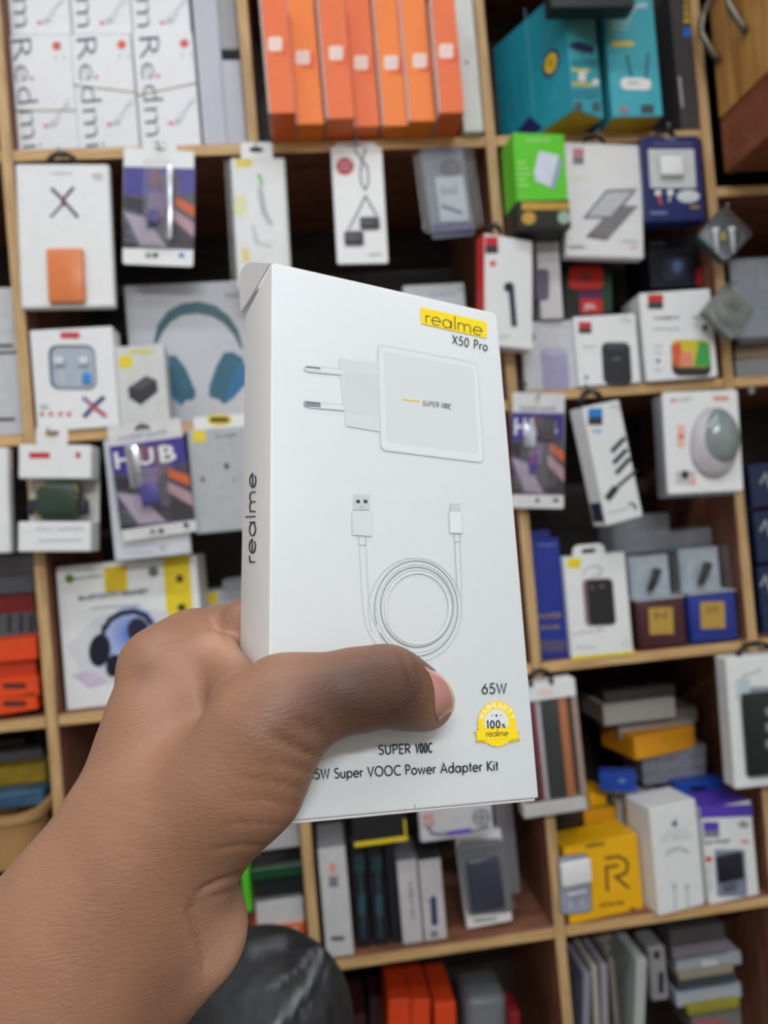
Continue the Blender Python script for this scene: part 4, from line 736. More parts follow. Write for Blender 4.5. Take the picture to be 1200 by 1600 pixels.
# left bay of the fourth row: small stack between hand and post
for i, (n_, l, q, m_) in enumerate((
    ('flat_box', 'dark red box behind the wrist, topmost of the small stack', [(410, 1270), (470, 1266), (472, 1282), (410, 1286)], mat((110, 20, 40), .4)),
    ('flat_box', 'white box under the dark red one, beside the wrist', [(404, 1288), (472, 1282), (474, 1322), (402, 1330)], mat((176, 174, 176), .5)),
    ('glossy_pack', 'glossy black pack with a yellow-green foot line, beside the wrist', [(398, 1334), (474, 1326), (476, 1348), (398, 1358)], mat((30, 34, 34), .15, coat=1)),
    ('glossy_pack', 'dark green glossy pack in the middle of the small stack', [(392, 1360), (474, 1350), (477, 1368), (394, 1376)], mat((24, 70, 44), .25)),
    ('glossy_pack', 'black flat pack below the green one', [(400, 1380), (476, 1370), (478, 1392), (400, 1400)], mat((34, 36, 38), .3)),
    ('flat_box', 'white box near the bottom of the small stack, above the orange one', [(402, 1412), (478, 1400), (482, 1440), (404, 1452)], mat((196, 196, 198), .45)),
    ('flat_box', 'orange and white box at the foot of the small stack above the knee', [(396, 1456), (480, 1442), (484, 1472), (398, 1486)], mat((216, 96, 44), .45)))):
    p = st(n_, l, q, .015+.004*(i % 3), .1, m_)
    if i == 2: p.line('yellow_line', [(400, 1357), (476, 1347)], 3, mat((150, 160, 40)))
    if i == 6: p.rr('print', 440, 1450, 466, 1466, pale, skew=(0, -.12))
    p.flush()
st('glossy_pack', 'lime green upright pack edge showing right of the wrist', [(378, 1364), (390, 1362), (392, 1424), (380, 1426)], .0, .05, mat((80, 190, 40), .4))
# basket and things at the lower left
c = Y(-10, 1300, -.02)
bas = bpy.data.objects.new('storage_basket', None); col.objects.link(bas); bas.location = (c[0]-.013, c[1], Y(0, 1352, 0)[2]+.0085)
tag(bas, 'tan plastic tray with a rounded rim and ring mark, left of the forearm', 'basket')
tanm = mat((172, 134, 88), .45, .05); bz = .001; hb = Y(20, 1272, -.04)[2]-bas.location.z
V = []; Fc = []; L_ = []
for (dx, z_) in ((0, 0), (.006, hb-.012), (.012, hb-.010), (.012, hb), (.004, hb), (0, hb-.014), (-.006, .004)):
    L_.append([(x, y, z_) for x, y in rrect(-.16-dx, -.02-dx, .068+dx, .22+dx, .03, 6)])
n_ = len(L_[0]); V = [v for l in L_ for v in l]
for k in range(len(L_)-1): Fc += [(k*n_+i, k*n_+(i+1) % n_, (k+1)*n_+(i+1) % n_, (k+1)*n_+i) for i in range(n_)]
Fc += [tuple(range(n_))[::-1], tuple((len(L_)-1)*n_+i for i in range(n_))]
link('tray', mesh_from('tray', V, Fc, [tanm], smooth=False), bas)
ps = [(.012+.014*math.cos(t), -.0265, hb*.52+.014*math.sin(t)) for t in [2*math.pi*i/18 for i in range(18)]]
link('ring_mark', tubemesh('ring_mark', ps, .0012, mat((128, 98, 62), .5), 6, True), bas)
for l, q, yy_, m_ in (('blue and grey papers lying in the tan tray', [(-40, 1244), (66, 1236), (70, 1258), (-38, 1272)], .02, mat((56, 90, 116), .5, .3, scale=40)),
                   ('dull yellow packet behind the tan tray', [(-30, 1200), (70, 1196), (74, 1226), (-28, 1232)], .06, mat((150, 126, 30), .5, .2)),
                   ('long grey carton at the back of the lower left bay', [(-30, 1172), (64, 1168), (70, 1196), (-28, 1202)], .1, mat((84, 86, 92), .5)),
                   ('dark grey carton lying on the long grey one', [(-40, 1158), (40, 1154), (42, 1170), (-38, 1172)], .12, mat((52, 54, 58), .5))):
    P('packet' if 'pa' in l[:22] else 'flat_box', l, 'packet' if 'pa' in l[:22] else 'box', q, yy_, .035, m_, bevel=.003, flat=True)

# ------------------------------------------------------------ lowest row
for l, q, yy_ in (('bright orange box at the bottom edge, left and wider', [(606, 1563), (640, 1561), (642, 1640), (608, 1640)], .03), ('bright orange box at the bottom edge, middle of three', [(641, 1562), (671, 1562), (673, 1640), (643, 1640)], .034), ('bright orange box at the bottom edge, right and slightly lower', [(678, 1571), (710, 1566), (716, 1640), (682, 1640)], .028)):
    P('phone_box', l, 'box', q, yy_, .1, mat((214, 66, 24), .5), 'orange boxes at the bottom edge')
for i, (x, y) in enumerate(((545, 1588), (574, 1560), (608, 1530), (640, 1526))):
    P('phone_box', ['dark maroon spine leftmost at the bottom edge', 'dark maroon spine second from the left at the bottom edge', 'black spine above the orange boxes at the bottom edge', 'black spine right of the maroon spines at the bottom edge'][i], 'box', [(x, y), (x+24, y-3), (x+34, 1700), (x+10, 1700)], .135, .1, mat(((90, 44, 48), (70, 40, 46), (34, 30, 34), (42, 36, 38))[i], .5), 'dark spines at the bottom edge')
p = P('plastic_pack', 'pale grey bulky pack at the bottom edge left of the middle post', 'package', [(724, 1562), (792, 1556), (802, 1690), (732, 1696)], .05, .08, mat((112, 116, 120), .4), bevel=.015, seg=3)
P('phone_box', 'small red box at the bottom edge beside the middle post', 'box', [(796, 1584), (812, 1582), (818, 1690), (802, 1692)], .03, .05, mat((130, 24, 26), .5))
lb = [((884, 1490), (962, 1446), 14, (140, 130, 124), 'slanted cardboard-grey box, topmost of the leaning pile right of the post'), ((886, 1512), (968, 1464), 22, (150, 146, 142), 'slanted pale grey box under the topmost of the leaning pile'), ((888, 1535), (960, 1490), 10, (90, 86, 84), 'slanted dark box lowest of the leaning pile')]
for i, (a, b, wd, c_, l) in enumerate(lb):
    P('flat_box', l, 'box', [a, b, (b[0]+6, b[1]+wd), (a[0]+6, a[1]+wd)], .10+.004*i, .09, mat(c_, .5), 'leaning pile right of the middle post')
for i, (x0, y0, x1, y1, wd, c_) in enumerate(((934, 1524, 906, 1640, 12, (134, 134, 150)), (944, 1512, 926, 1640, 10, (166, 160, 150)), (958, 1510, 940, 1640, 12, (146, 142, 152)), (970, 1500, 958, 1640, 9, (120, 110, 104)))):
    P('slim_box', ['bluish slim box, first of four standing tilted at the bottom', 'cream slim box, second of four standing tilted at the bottom', 'greyish slim box, third of four standing tilted at the bottom', 'brownish slim box, last of four standing tilted at the bottom'][i], 'box', [(x0-wd*.75, y0), (x0+wd*.15, y0-3), (x1+wd*.15, y1), (x1-wd*.75, y1+3)], .01+.003*i, .08, mat(c_, .5), 'slim boxes standing tilted')
p = P('slim_box', 'white slim box standing upright in the middle of the bottom right bay', 'box', [(998, 1500), (1013, 1498), (1004, 1640), (986, 1640)], .01, .09, mat((170, 174, 172), .5))
p = P('cable_box', 'white box with a hang slot, standing behind the white slim box', 'box', [(1014, 1482), (1042, 1478), (1044, 1562), (1018, 1568)], .03, .05, mat((140, 138, 142), .5), bevel=.003)
p.rr('slot', 1029, 1518, 1037, 1552, mat((24, 26, 50)), 3); p.rr('slot', 1022, 1486, 1030, 1498, black, 1); p.flush()
for i, (y0, y1, x0, x1, c_) in enumerate(((1450, 1474, 1046, 1132, (66, 62, 62)), (1476, 1494, 1050, 1136, (112, 106, 116)), (1496, 1516, 1056, 1158, (150, 156, 164)), (1518, 1528, 1060, 1146, (140, 130, 116)), (1530, 1542, 1058, 1150, (56, 66, 72)), (1546, 1568, 1056, 1158, (160, 166, 178)), (1570, 1582, 1074, 1156, (140, 134, 40)), (1584, 1612, 1080, 1158, (110, 106, 104)))):
    p = P('flat_box', ['dark flat box topmost of the neat stack at bottom right', 'dull mauve flat box, second of the neat stack', 'pale blue-white box with a round printed mark, third of the neat stack', 'tan flat box, fourth of the neat stack', 'black-blue flat box, fifth of the neat stack', 'white box, sixth of the neat stack, above the yellow one', 'yellow slim box low in the neat stack', 'grey box with pink print at the foot of the neat stack'][i], 'box', [(x0, y0), (x1, y0-3), (x1+1, y1-3), (x0+2, y1)], .02+.005*(i % 3), .09, mat(c_, .5), 'neat stack of flat boxes at bottom right', flat=True)
    if i == 2: p.rr('print', 1096, 1500, 1122, 1511, pale, 4)
    if i == 7: p.rr('print', 1086, 1592, 1130, 1606, mat((150, 90, 100)))
    p.flush()

pm = mat((150, 150, 155), .3, metal=.9)
for i, v in enumerate(PEGS):
    iv = Vector((v.x, -.0002, v.z)); y1 = min(v.y-.012, -.014)
    o = link('peg_hook', tubemesh('peg_hook', [(0, 0, 0), (0, y1, 0), (0, y1-.002, .006)], .0013, pm, 6)); o.location = iv-Vector(unit.location); o.parent = unit

# ------------------------------------------------------------ the held box
HR = rot(25.6, -15.1, 4.9); HM3 = RC @ HR
ho = K(425, 411, .24); HW, HH_, HT = .0866, .1691, .0339
MH = Matrix([[HM3[0,0], HM3[0,1], HM3[0,2], ho[0]], [HM3[1,0], HM3[1,1], HM3[1,2], ho[1]], [HM3[2,0], HM3[2,1], HM3[2,2], ho[2]], [0, 0, 0, 1]])
MB_ = MH @ Matrix.Translation((HW/2, 0, -HH_))             # local: x -W/2..W/2, z 0..H, y 0..T
hero = bpy.data.objects.new('adapter_box', None); col.objects.link(hero); hero.matrix_world = MB_
tag(hero, 'white charger kit box held upright in the hand in front of the shelves', 'box')
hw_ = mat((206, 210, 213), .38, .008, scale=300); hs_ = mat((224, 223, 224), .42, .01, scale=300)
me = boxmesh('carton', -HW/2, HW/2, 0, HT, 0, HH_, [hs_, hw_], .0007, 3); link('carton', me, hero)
link('base_seam', boxmesh('base_seam', -HW/2+.0012, HW/2-.0008, .0009, HT-.0012, -.0008, .0001, [hs_], .0003), hero)
link('lid_flap', boxmesh('lid_flap', -HW/2+.0010, HW/2-.0010, .0004, HT-.001, HH_-.0001, HH_+.0006, [hs_], .0002), hero)
hp = Sheet(MB_, hero); hp.step = .000004
# dust flap standing up from the left side
MS = MB_ @ Matrix.Translation((-HW/2, 0, 0)) @ Matrix.Rotation(math.radians(-90), 4, 'Z')   # x runs to the front, y into the box
fs_ = Sheet(MS @ Matrix.Translation((0, 0, 0)), hero)
fp = [fs_.loc(*p) for p in [(379, 488), (376.5, 470), (376.5, 432), (379, 421), (386, 413), (395, 410), (414, 411.5), (424, 412)]]
fp = [(x, max(z, HH_-.0015)) for x, z in fp]
V, Fc = plate(fp, [], -.0003, .0002); V = [(p[1], -p[0], p[2]) for p in V]; V = [(x-HW/2-.0002, y, z) for x, y, z in V]
link('dust_flap', mesh_from('dust_flap', V, Fc, [hs_]), hero)

def arc(cx, cy, rx, ry, a0, a1, n=None):
    n = n or max(4, int(abs(a1-a0)/18)); return [(cx+rx*math.cos(math.radians(a0+(a1-a0)*i/n)), cy+ry*math.sin(math.radians(a0+(a1-a0)*i/n))) for i in range(n+1)]
X_ = .64
GL = {  # geometric stroke letters: width, strokes (cap height 1)
 'r': (.30, [[(.05, 0), (.05, X_)], [(.05, .36)]+arc(.24, .40, .19, .22, 170, 70)]),
 'e': (.58, [[(.03, .34), (.53, .34)]+arc(.28, .32, .25, .32, 4, 318)]),
 'a': (.62, [arc(.27, .32, .24, .32, 0, 360, 18), [(.53, X_), (.53, 0)]]),
 'l': (.14, [[(.06, 0), (.06, 1.08)]]),
 'm': (.86, [[(.05, 0), (.05, X_)], [(.05, .38)]+arc(.23, .40, .18, .23, 170, 0)+[(.41, 0)], [(.41, .38)]+arc(.59, .40, .18, .23, 170, 0)+[(.77, 0)]]),
 'X': (.62, [[(.02, 0), (.58, 1)], [(.02, 1), (.58, 0)]]),
 '5': (.56, [[(.48, 1), (.18, 1), (.10, .58)]+arc(.24, .31, .25, .31, 115, -145)]),
 '0': (.60, [arc(.28, .5, .23, .5, 0, 360, 20)]),
 '1': (.34, [[(.05, .85), (.2, 1), (.2, 0)]]),
 '6': (.58, [[(.40, 1), (.10, .48)], arc(.28, .31, .24, .31, 0, 360, 18)]),
 'P': (.52, [[(.06, 0), (.06, 1), (.24, 1)]+arc(.24, .74, .22, .26, 90, -90)+[(.06, .48)]]),
 'R': (.54, [[(.06, 0), (.06, 1), (.24, 1)]+arc(.24, .74, .22, .26, 90, -90)+[(.06, .48)], [(.22, .48), (.48, 0)]]),
 'o': (.58, [arc(.28, .32, .25, .32, 0, 360, 18)]),
 'S': (.50, [arc(.24, .76, .19, .24, 35, 250)+arc(.22, .26, .22, .27, 75, -150)]),
 'U': (.62, [[(.06, 1), (.06, .28)]+arc(.29, .28, .23, .28, 180, 360)+[(.52, 1)]]),
 'E': (.48, [[(.44, 1), (.06, 1), (.06, 0), (.44, 0)], [(.06, .52), (.42, .52)]]),
 'V': (.66, [[(.02, 1), (.32, 0), (.62, 1)]]),
 'O': (.88, [arc(.43, .5, .39, .5, 0, 360, 24)]),
 'C': (.72, [arc(.45, .5, .39, .5, 48, 312, 18)]),
 'W': (.92, [[(.02, 1), (.24, 0), (.45, .95), (.66, 0), (.88, 1)]]),
 'u': (.54, [[(.05, X_), (.05, .22)]+arc(.25, .22, .20, .22, 180, 360)+[(.45, X_)], [(.45, .22), (.45, 0)]]),
 'p': (.62, [[(.06, -.32), (.06, X_)], arc(.32, .32, .24, .32, 0, 360, 18)]),
 'd': (.62, [arc(.27, .32, .24, .32, 0, 360, 18), [(.53, 1.05), (.53, 0)]]),
 'w': (.78, [[(.02, X_), (.2, 0), (.38, X_), (.56, 0), (.74, X_)]]),
 't': (.28, [[(.13, .92), (.13, 0)], [(.0, X_), (.27, X_)]]),
 'i': (.14, [[(.06, 0), (.06, X_)], [(.06, .86), (.06, .95)]]),
 'A': (.70, [[(.02, 0), (.33, 1), (.64, 0)], [(.13, .34), (.53, .34)]]),
 'K': (.56, [[(.06, 0), (.06, 1)], [(.50, 1), (.09, .48), (.54, 0)]]),
 'N': (.66, [[(.06, 0), (.06, 1), (.56, 0), (.56, 1)]]),
 'T': (.46, [[(.22, 0), (.22, 1)], [(.0, 1), (.44, 1)]]),
 'Y': (.58, [[(.02, 1), (.28, .5), (.54, 1)], [(.28, .5), (.28, 0)]]),
 'v': (.4, [[(0, 1), (.1, 0), (.38, 1)]]), '%': (.6, [arc(.14, .78, .12, .2, 0, 360, 12), arc(.44, .22, .12, .2, 0, 360, 12), [(.06, 0), (.5, 1)]]),
 ' ': (.30, []),
}
def strokes(sh, part_, s, p0, p1, h, wpx, m, shear=0, hv=None, gap=.10, sq=False):
    tot = sum(GL[c][0]+gap for c in s)-gap; p0 = np.array(p0, float); p1 = np.array(p1, float); u = (p1-p0)/tot
    un = u/np.linalg.norm(u); n = np.array([un[1], -un[0]]) if hv is None else np.array(hv, float); x = 0; V = []; Fc = []
    for c in s:
        for st_ in GL[c][1]:
            pts = [p0+u*(x+a+shear*b)+n*h*b for a, b in st_]
            cl = np.linalg.norm(np.array(st_[0])-np.array(st_[-1])) < 1e-6
            if cl: pts = pts[:-1]
            v, f = ribbon(pts, wpx, cl); b0 = len(V); V += [sh.loc(*a) for a in v]; Fc += [tuple(b0+i for i in q) for q in f]
        x += GL[c][0]+gap
    sh._add(part_, V, Fc, m)
pk = mat((34, 38, 44), .4, .0); yb2 = mat((238, 208, 14), .4, .01)
g1 = mat((206, 210, 212), .4, .004); g2 = mat((190, 195, 198), .4, .004); g3 = mat((211, 215, 218), .4, .004); g4 = mat((150, 156, 162), .4, .01); g5 = mat((186, 190, 194), .4, .004)
hp.poly('brand_label', [(656.5, 480), (760.5, 503.5), (760, 529), (657.5, 506)], yb2)
strokes(hp, 'brand_label', 'realme', (664, 505), (754, 525.5), 19.5, 1.7, pk, hv=(.0, -1), gap=.06)
strokes(hp, 'lettering', 'X50 Pro', (706.5, 537), (761.5, 549), 13.2, 1.7, pk, hv=(.02, -1), gap=.14)
def smooth_quad(c, r=9, n=5):
    out = []; N = len(c)
    for i in range(N):
        p = np.array(c[i], float); a = np.array(c[i-1], float)-p; b = np.array(c[(i+1) % N], float)-p
        a = a/np.linalg.norm(a)*r; b = b/np.linalg.norm(b)*r
        for k in range(n+1): t = k/n; out.append(tuple(p+a*(1-t)**2+b*t**2))
    return out
hp.poly('adapter_picture', smooth_quad([(589, 538), (746, 567), (756, 724), (594, 704)], 10), g2); hp.poly('adapter_picture', smooth_quad([(591, 540), (745, 569), (754.5, 722), (596, 702)], 9), g3)
hp.poly('adapter_picture', smooth_quad([(599, 549), (739, 575), (747, 710), (603, 691)], 8), mat((203, 208, 210), .4, .004))
hp.poly('adapter_picture', [(529, 560), (537, 559), (537, 562), (591, 567), (593, 675), (540, 666)], mat((202, 206, 208), .4, .004)); hp.poly('adapter_picture', [(538, 581), (591, 586), (593, 652), (539, 646)], mat((198, 203, 205), .4, .004))
for y0, dk_ in ((570, .2), (625.5, 0)):
    hp.poly('plug_pins', smooth_quad([(479, y0+1), (537, y0+7), (538, y0+17), (480, y0+12)], 2.5), g2); hp.poly('plug_pins', [(500, y0+5), (536, y0+8.5), (537, y0+15), (501, y0+12)], g3)
    hp.poly('plug_pins', smooth_quad([(474, y0+1), (501, y0+3.5), (501, y0+12), (474, y0+10)], 4), (g2 if dk_ else g4)); hp.poly('plug_pins', smooth_quad([(478, y0+3), (500, y0+5), (500, y0+7), (478, y0+5)], .8), mat((84, 90, 98))); hp.poly('plug_pins', smooth_quad([(479, y0+7), (500, y0+9), (500, y0+10.5), (479, y0+9)], .6), (g3 if dk_ else mat((100, 106, 112))))
hp.line('dash', [(628, 624.6), (655, 628)], 2, mat((226, 180, 40), .4))
strokes(hp, 'lettering', 'SUPER', (659.5, 634), (685, 637), 7.5, 1.2, mat((90, 94, 98), .4), gap=.16); strokes(hp, 'lettering', 'V00C', (688, 637.5), (703.5, 639.5), 7.5, 1.2, mat((80, 84, 88), .4), shear=.15, gap=.06)
# cable drawing
hp.poly('cable_picture', [(552, 773), (577, 773), (577, 797), (552, 797)], g2); hp.poly('cable_picture', [(549, 798), (581, 798), (580, 838), (550, 836)], mat((202, 206, 208), .4, .004)); hp.line('cable_picture', [(549.5, 800), (550.5, 836), (580, 838), (581, 800)], .7, g5)
for x in (556, 567.5): hp.poly('cable_picture', smooth_quad([(x, 781), (x+6, 781.5), (x+6, 787), (x, 786.5)], 1.5), mat((50, 56, 62)))
for x in (562.5, 567): hp.ell('cable_picture', x, 792.5, .9, .9, mat((70, 76, 82)), n=8)
hp.line('cable_picture', [(560, 838), (560.5, 852), (571.5, 852), (571, 838)], .8, g4)
hp.line('cable_picture', [(561, 852), (563.5, 900), (566.5, 948), (571, 976), (580, 996), (592, 1012)], .9, g5); hp.line('cable_picture', [(571.5, 852), (573.5, 900), (576, 940), (581, 966), (589, 984), (600, 1002)], .9, g5)
hp.poly('cable_picture', [(703, 788), (717, 788.5), (717, 799), (703, 798.5)], g2); hp.line('cable_picture', [(703, 788), (717, 788.5), (717, 799), (703, 798.5)], .6, g4, True)
hp.poly('cable_picture', [(701, 799), (720, 799.5), (722, 833.5), (702.5, 833)], g3); hp.line('cable_picture', [(701, 799), (720, 799.5), (722, 833.5), (702.5, 833)], .9, g5, True)
hp.line('cable_picture', [(708.5, 834), (709.5, 847), (718.5, 847), (718, 834)], .8, g4)
hp.line('cable_picture', [(709.8, 847), (711.5, 885), (714, 922)], .8, g4); hp.line('cable_picture', [(718.3, 847), (720, 890), (721.3, 935)], .8, g5)
def el(cx_, cy, rx, ry, wpx, m, a0=0, a1=360): hp.line('cable_picture', [(cx_+rx*math.cos(math.radians(a0+(a1-a0)*i/60)), cy+ry*math.sin(math.radians(a0+(a1-a0)*i/60))) for i in range(61)], wpx, m)
el(652, 950, 50, 55.5, 3.0, mat((211, 214, 216), .4, .004)); el(652, 950, 48, 53.5, .7, g5); el(650.5, 949, 56.5, 62.5, .95, mat((104, 112, 116), .4)); el(649.5, 951, 65, 74.5, .95, mat((104, 112, 116), .4), -200, 150); el(648, 953, 73, 81, .9, g5, -205, 105)
el(651, 949.5, 53.5, 59, 1.2, mat((210, 214, 216), .4, .004)); el(650, 950, 61, 68.5, 1.4, mat((210, 214, 216), .4, .004))
# foot of the box
strokes(hp, 'lettering', '65W', (752, 1084), (791, 1083), 15.5, 1.9, pk, gap=.12)
strokes(hp, 'lettering', 'SUPER', (591.5, 1178.5), (641, 1176.5), 14, 2.1, pk, gap=.12); strokes(hp, 'lettering', 'V00C', (648.5, 1176.5), (674, 1175), 14, 2.5, pk, shear=.14, gap=.16)
strokes(hp, 'lettering', '65W Super VOOC Power Adapter Kit', (481, 1217.5), (778, 1203.5), 15, 2.0, pk, gap=.10)
bc = (775.5, 1131); by2 = mat((240, 208, 20), .4, .01)
hp.poly('warranty_badge', [(738, 1143), (757, 1146), (757, 1160), (741, 1159), (746, 1151)], mat((206, 176, 20))); hp.poly('warranty_badge', [(812, 1143), (795, 1146), (795, 1160), (813, 1157), (807, 1150)], mat((206, 176, 20)))
hp.poly('warranty_badge', [(bc[0]+(29.5+1.4*(k % 2))*math.cos(math.pi*k/22), bc[1]+(34.5+1.6*(k % 2))*math.sin(math.pi*k/22)) for k in range(44)], by2)
hp.poly('warranty_badge', [(bc[0]-1+19*math.cos(t), bc[1]-2+21*math.sin(t)) for t in [math.pi*(.12-1.24*k/18) for k in range(19)]], g3)
wn = 'WARRANTY'
for k, ch in enumerate(wn):
    t = math.radians(-166+152*(k+.5)/8); d = math.radians(8.2); r_ = 22.5
    pa = (bc[0]+r_*math.cos(t-d), bc[1]+r_*1.14*math.sin(t-d)); pb = (bc[0]+r_*math.cos(t+d), bc[1]+r_*1.14*math.sin(t+d)); strokes(hp, 'warranty_badge', ch, pa, pb, 7, 1.3, mat((250, 246, 226), .4))
strokes(hp, 'warranty_badge', '100', (759, 1138), (781, 1137), 11, 2.4, pk, gap=.16); strokes(hp, 'warranty_badge', '%', (783, 1137.5), (789, 1137), 6.5, 1.1, pk)
hp.poly('warranty_badge', [(744, 1142), (808, 1140), (808, 1154), (744, 1156.5)], by2); strokes(hp, 'warranty_badge', 'realme', (758.5, 1151), (793, 1150), 9.5, 1.2, pk, gap=.06)
for x, r_ in ((768, 1.1), (774.5, 2), (781, 1.1)): hp.ell('warranty_badge', x, 1118, r_, r_, ink, n=6)
hp.line('print_scuff', [(647, 1256), (648, 1263)], .8, mat((120, 110, 100)))
hp.flush()
ss = Sheet(MS, hero); ss.step = .000004
strokes(ss, 'side_lettering', 'realme', (399.5, 880), (400.5, 738), 14.5, 2.0, pk, hv=(-1, .05), gap=.06); ss.flush()

# ------------------------------------------------------------ the person: arm and hand, knee
def smin(a, b, k):
    h = np.clip(.5+.5*(b-a)/k, 0, 1); return b*(1-h)+a*h-k*h*(1-h)
def cone(Pt, a, b, ra, rb):
    a = a.astype(np.float32); b = b.astype(np.float32); ba = b-a; t = np.clip(((Pt-a)@ba)/float(ba@ba), 0, 1)
    return np.linalg.norm(Pt-a-t[..., None]*ba, axis=-1)-(ra+(rb-ra)*t)
def jt(px, py, d, rpx): return K(px, py, d), rpx*d/F
def field(Pt, groups):
    """groups: list of (k_inside, k_join, [chains]); chain = list of (px, py, depth, radius px)"""
    D = None
    for ki, kj, chains in groups:
        G_ = None
        for ch in chains:
            js = [jt(*c) for c in ch]
            segs = [cone(Pt, js[i][0], js[i+1][0], js[i][1], js[i+1][1]) for i in range(len(js)-1)] if len(js) > 1 else [np.linalg.norm(Pt-js[0][0].astype(np.float32), axis=-1)-js[0][1]]
            for s_ in segs: G_ = s_ if G_ is None else smin(G_, s_, ki)
        D = G_ if D is None else smin(D, G_, kj)
    return D
def nets(D, lo, h):
    S_ = D < 0; nx, ny, nz = D.shape
    c8 = [(i, j, k) for i in (0, 1) for j in (0, 1) for k in (0, 1)]
    sl = lambda A, c: A[c[0]:nx-1+c[0], c[1]:ny-1+c[1], c[2]:nz-1+c[2]]
    cnt = sum(sl(S_, c).astype(np.int8) for c in c8); act = (cnt > 0) & (cnt < 8); idx = -np.ones(act.shape, np.int64); ids = np.argwhere(act); idx[act] = np.arange(len(ids))
    acc = np.zeros((len(ids), 3)); n = np.zeros(len(ids)); vals = {c: sl(D, c)[act] for c in c8}
    for a in c8:
        for ax in range(3):
            if a[ax]: continue
            b = list(a); b[ax] = 1; b = tuple(b); va, vb = vals[a], vals[b]; m = (va < 0) != (vb < 0); t = np.where(m, va/np.where(m, va-vb, 1), 0)
            p = np.tile(np.array(a, float), (len(ids), 1)); p[:, ax] += t; acc += p*m[:, None]; n += m
    V = lo+(ids+acc/n[:, None])*h; Q = []
    for ax in range(3):
        o = [x for x in range(3) if x != ax]
        A = S_[tuple(slice(0, -1) if i == ax else slice(1, -1) for i in range(3))]; B = S_[tuple(slice(1, None) if i == ax else slice(1, -1) for i in range(3))]
        for sg in (0, 1):
            e = np.argwhere((A != B) & (A == bool(sg)))
            if not len(e): continue
            e[:, o[0]] += 1; e[:, o[1]] += 1
            def g(d0, d1):
                q = e.copy(); q[:, o[0]] += d0; q[:, o[1]] += d1; return idx[q[:, 0], q[:, 1], q[:, 2]]
            q = np.stack([g(-1, -1), g(0, -1), g(0, 0), g(-1, 0)], 1)
            if (sg == 0) != (ax == 1): q = q[:, ::-1]
            Q.append(q)
    return V, np.concatenate(Q)
def npmesh(name, V, Q, m):
    me = bpy.data.meshes.new(name); me.vertices.add(len(V)); me.vertices.foreach_set('co', V.astype(np.float32).ravel())
    me.loops.add(Q.size); me.loops.foreach_set('vertex_index', Q.ravel().astype(np.int32)); me.polygons.add(len(Q)); me.polygons.foreach_set('loop_start', np.arange(0, Q.size, 4, dtype=np.int32))
    me.polygons.foreach_set('use_smooth', np.ones(len(Q), bool)); me.materials.append(m); me.update(calc_edges=True); me.validate(); return me
def boxd(px, py, inset=0):                                    # depth (camera forward) of the held box front under a pixel
    P_ = onplane(px, py, np.array(MB_.translation), np.array(MB_.to_3x3() @ Vector((0, 1, 0)))); return float((P_-CAM) @ RC[:, 1])
HAND = [
 (.012, .010, [
  [(-330, 2010, .185, 150), (-190, 1836, .19, 122), (-28, 1618, .196, 112), (88, 1450, .202, 102), (172, 1350, .208, 96), (232, 1252, .214, 92), (262, 1140, .226, 84), (252, 1048, .240, 60)],
  [(-230, 2090, .20, 150), (-60, 1880, .205, 140), (52, 1690, .207, 110), (194, 1530, .212, 98), (286, 1450, .216, 100)],
  [(120, 1560, .196, 110), (236, 1370, .206, 104), (314, 1250, .213, 86)],
 ]),
 (.008, .010, [                                              # thumb and its muscle
  [(262, 1310, .205, 100), (322, 1266, .201, 92), (378, 1212, .197, 93), (416, 1140, .196, 82), (455, 1101, .197, 73)],
 ]),
 (.008, .008, [                                              # web between thumb and index
  [(282, 1040, .240, 58), (332, 1034, .234, 38), (362, 1060, .222, 30), (380, 1090, .210, 50)],
 ]),
 (.006, .006, [
  [(445, 1101, .198, 71), (528, 1083, .200, 56), (570, 1076, .2035, 56), (606, 1070, .2065, 59)],
 ]),
 (.0045, .0035, [
  [(606, 1070, .2065, 56), (634, 1083, .2105, 51), (663, 1095, .2145, 46.5)],
 ]),
 (.006, .007, [                                              # index finger: knuckle, up to the box and behind it
  [(250, 1045, .243, 58), (300, 1008, .252, 50), (350, 990, .262, 43)],
 ]),
]
def back(u, v, off):                                         # point behind the box: u right, v down (metres), off behind its back face
    return np.array(MB_ @ Vector((-HW/2+u, HT+off, HH_-v)))
D_ = lambda p: float((p-CAM) @ RC[:, 1])
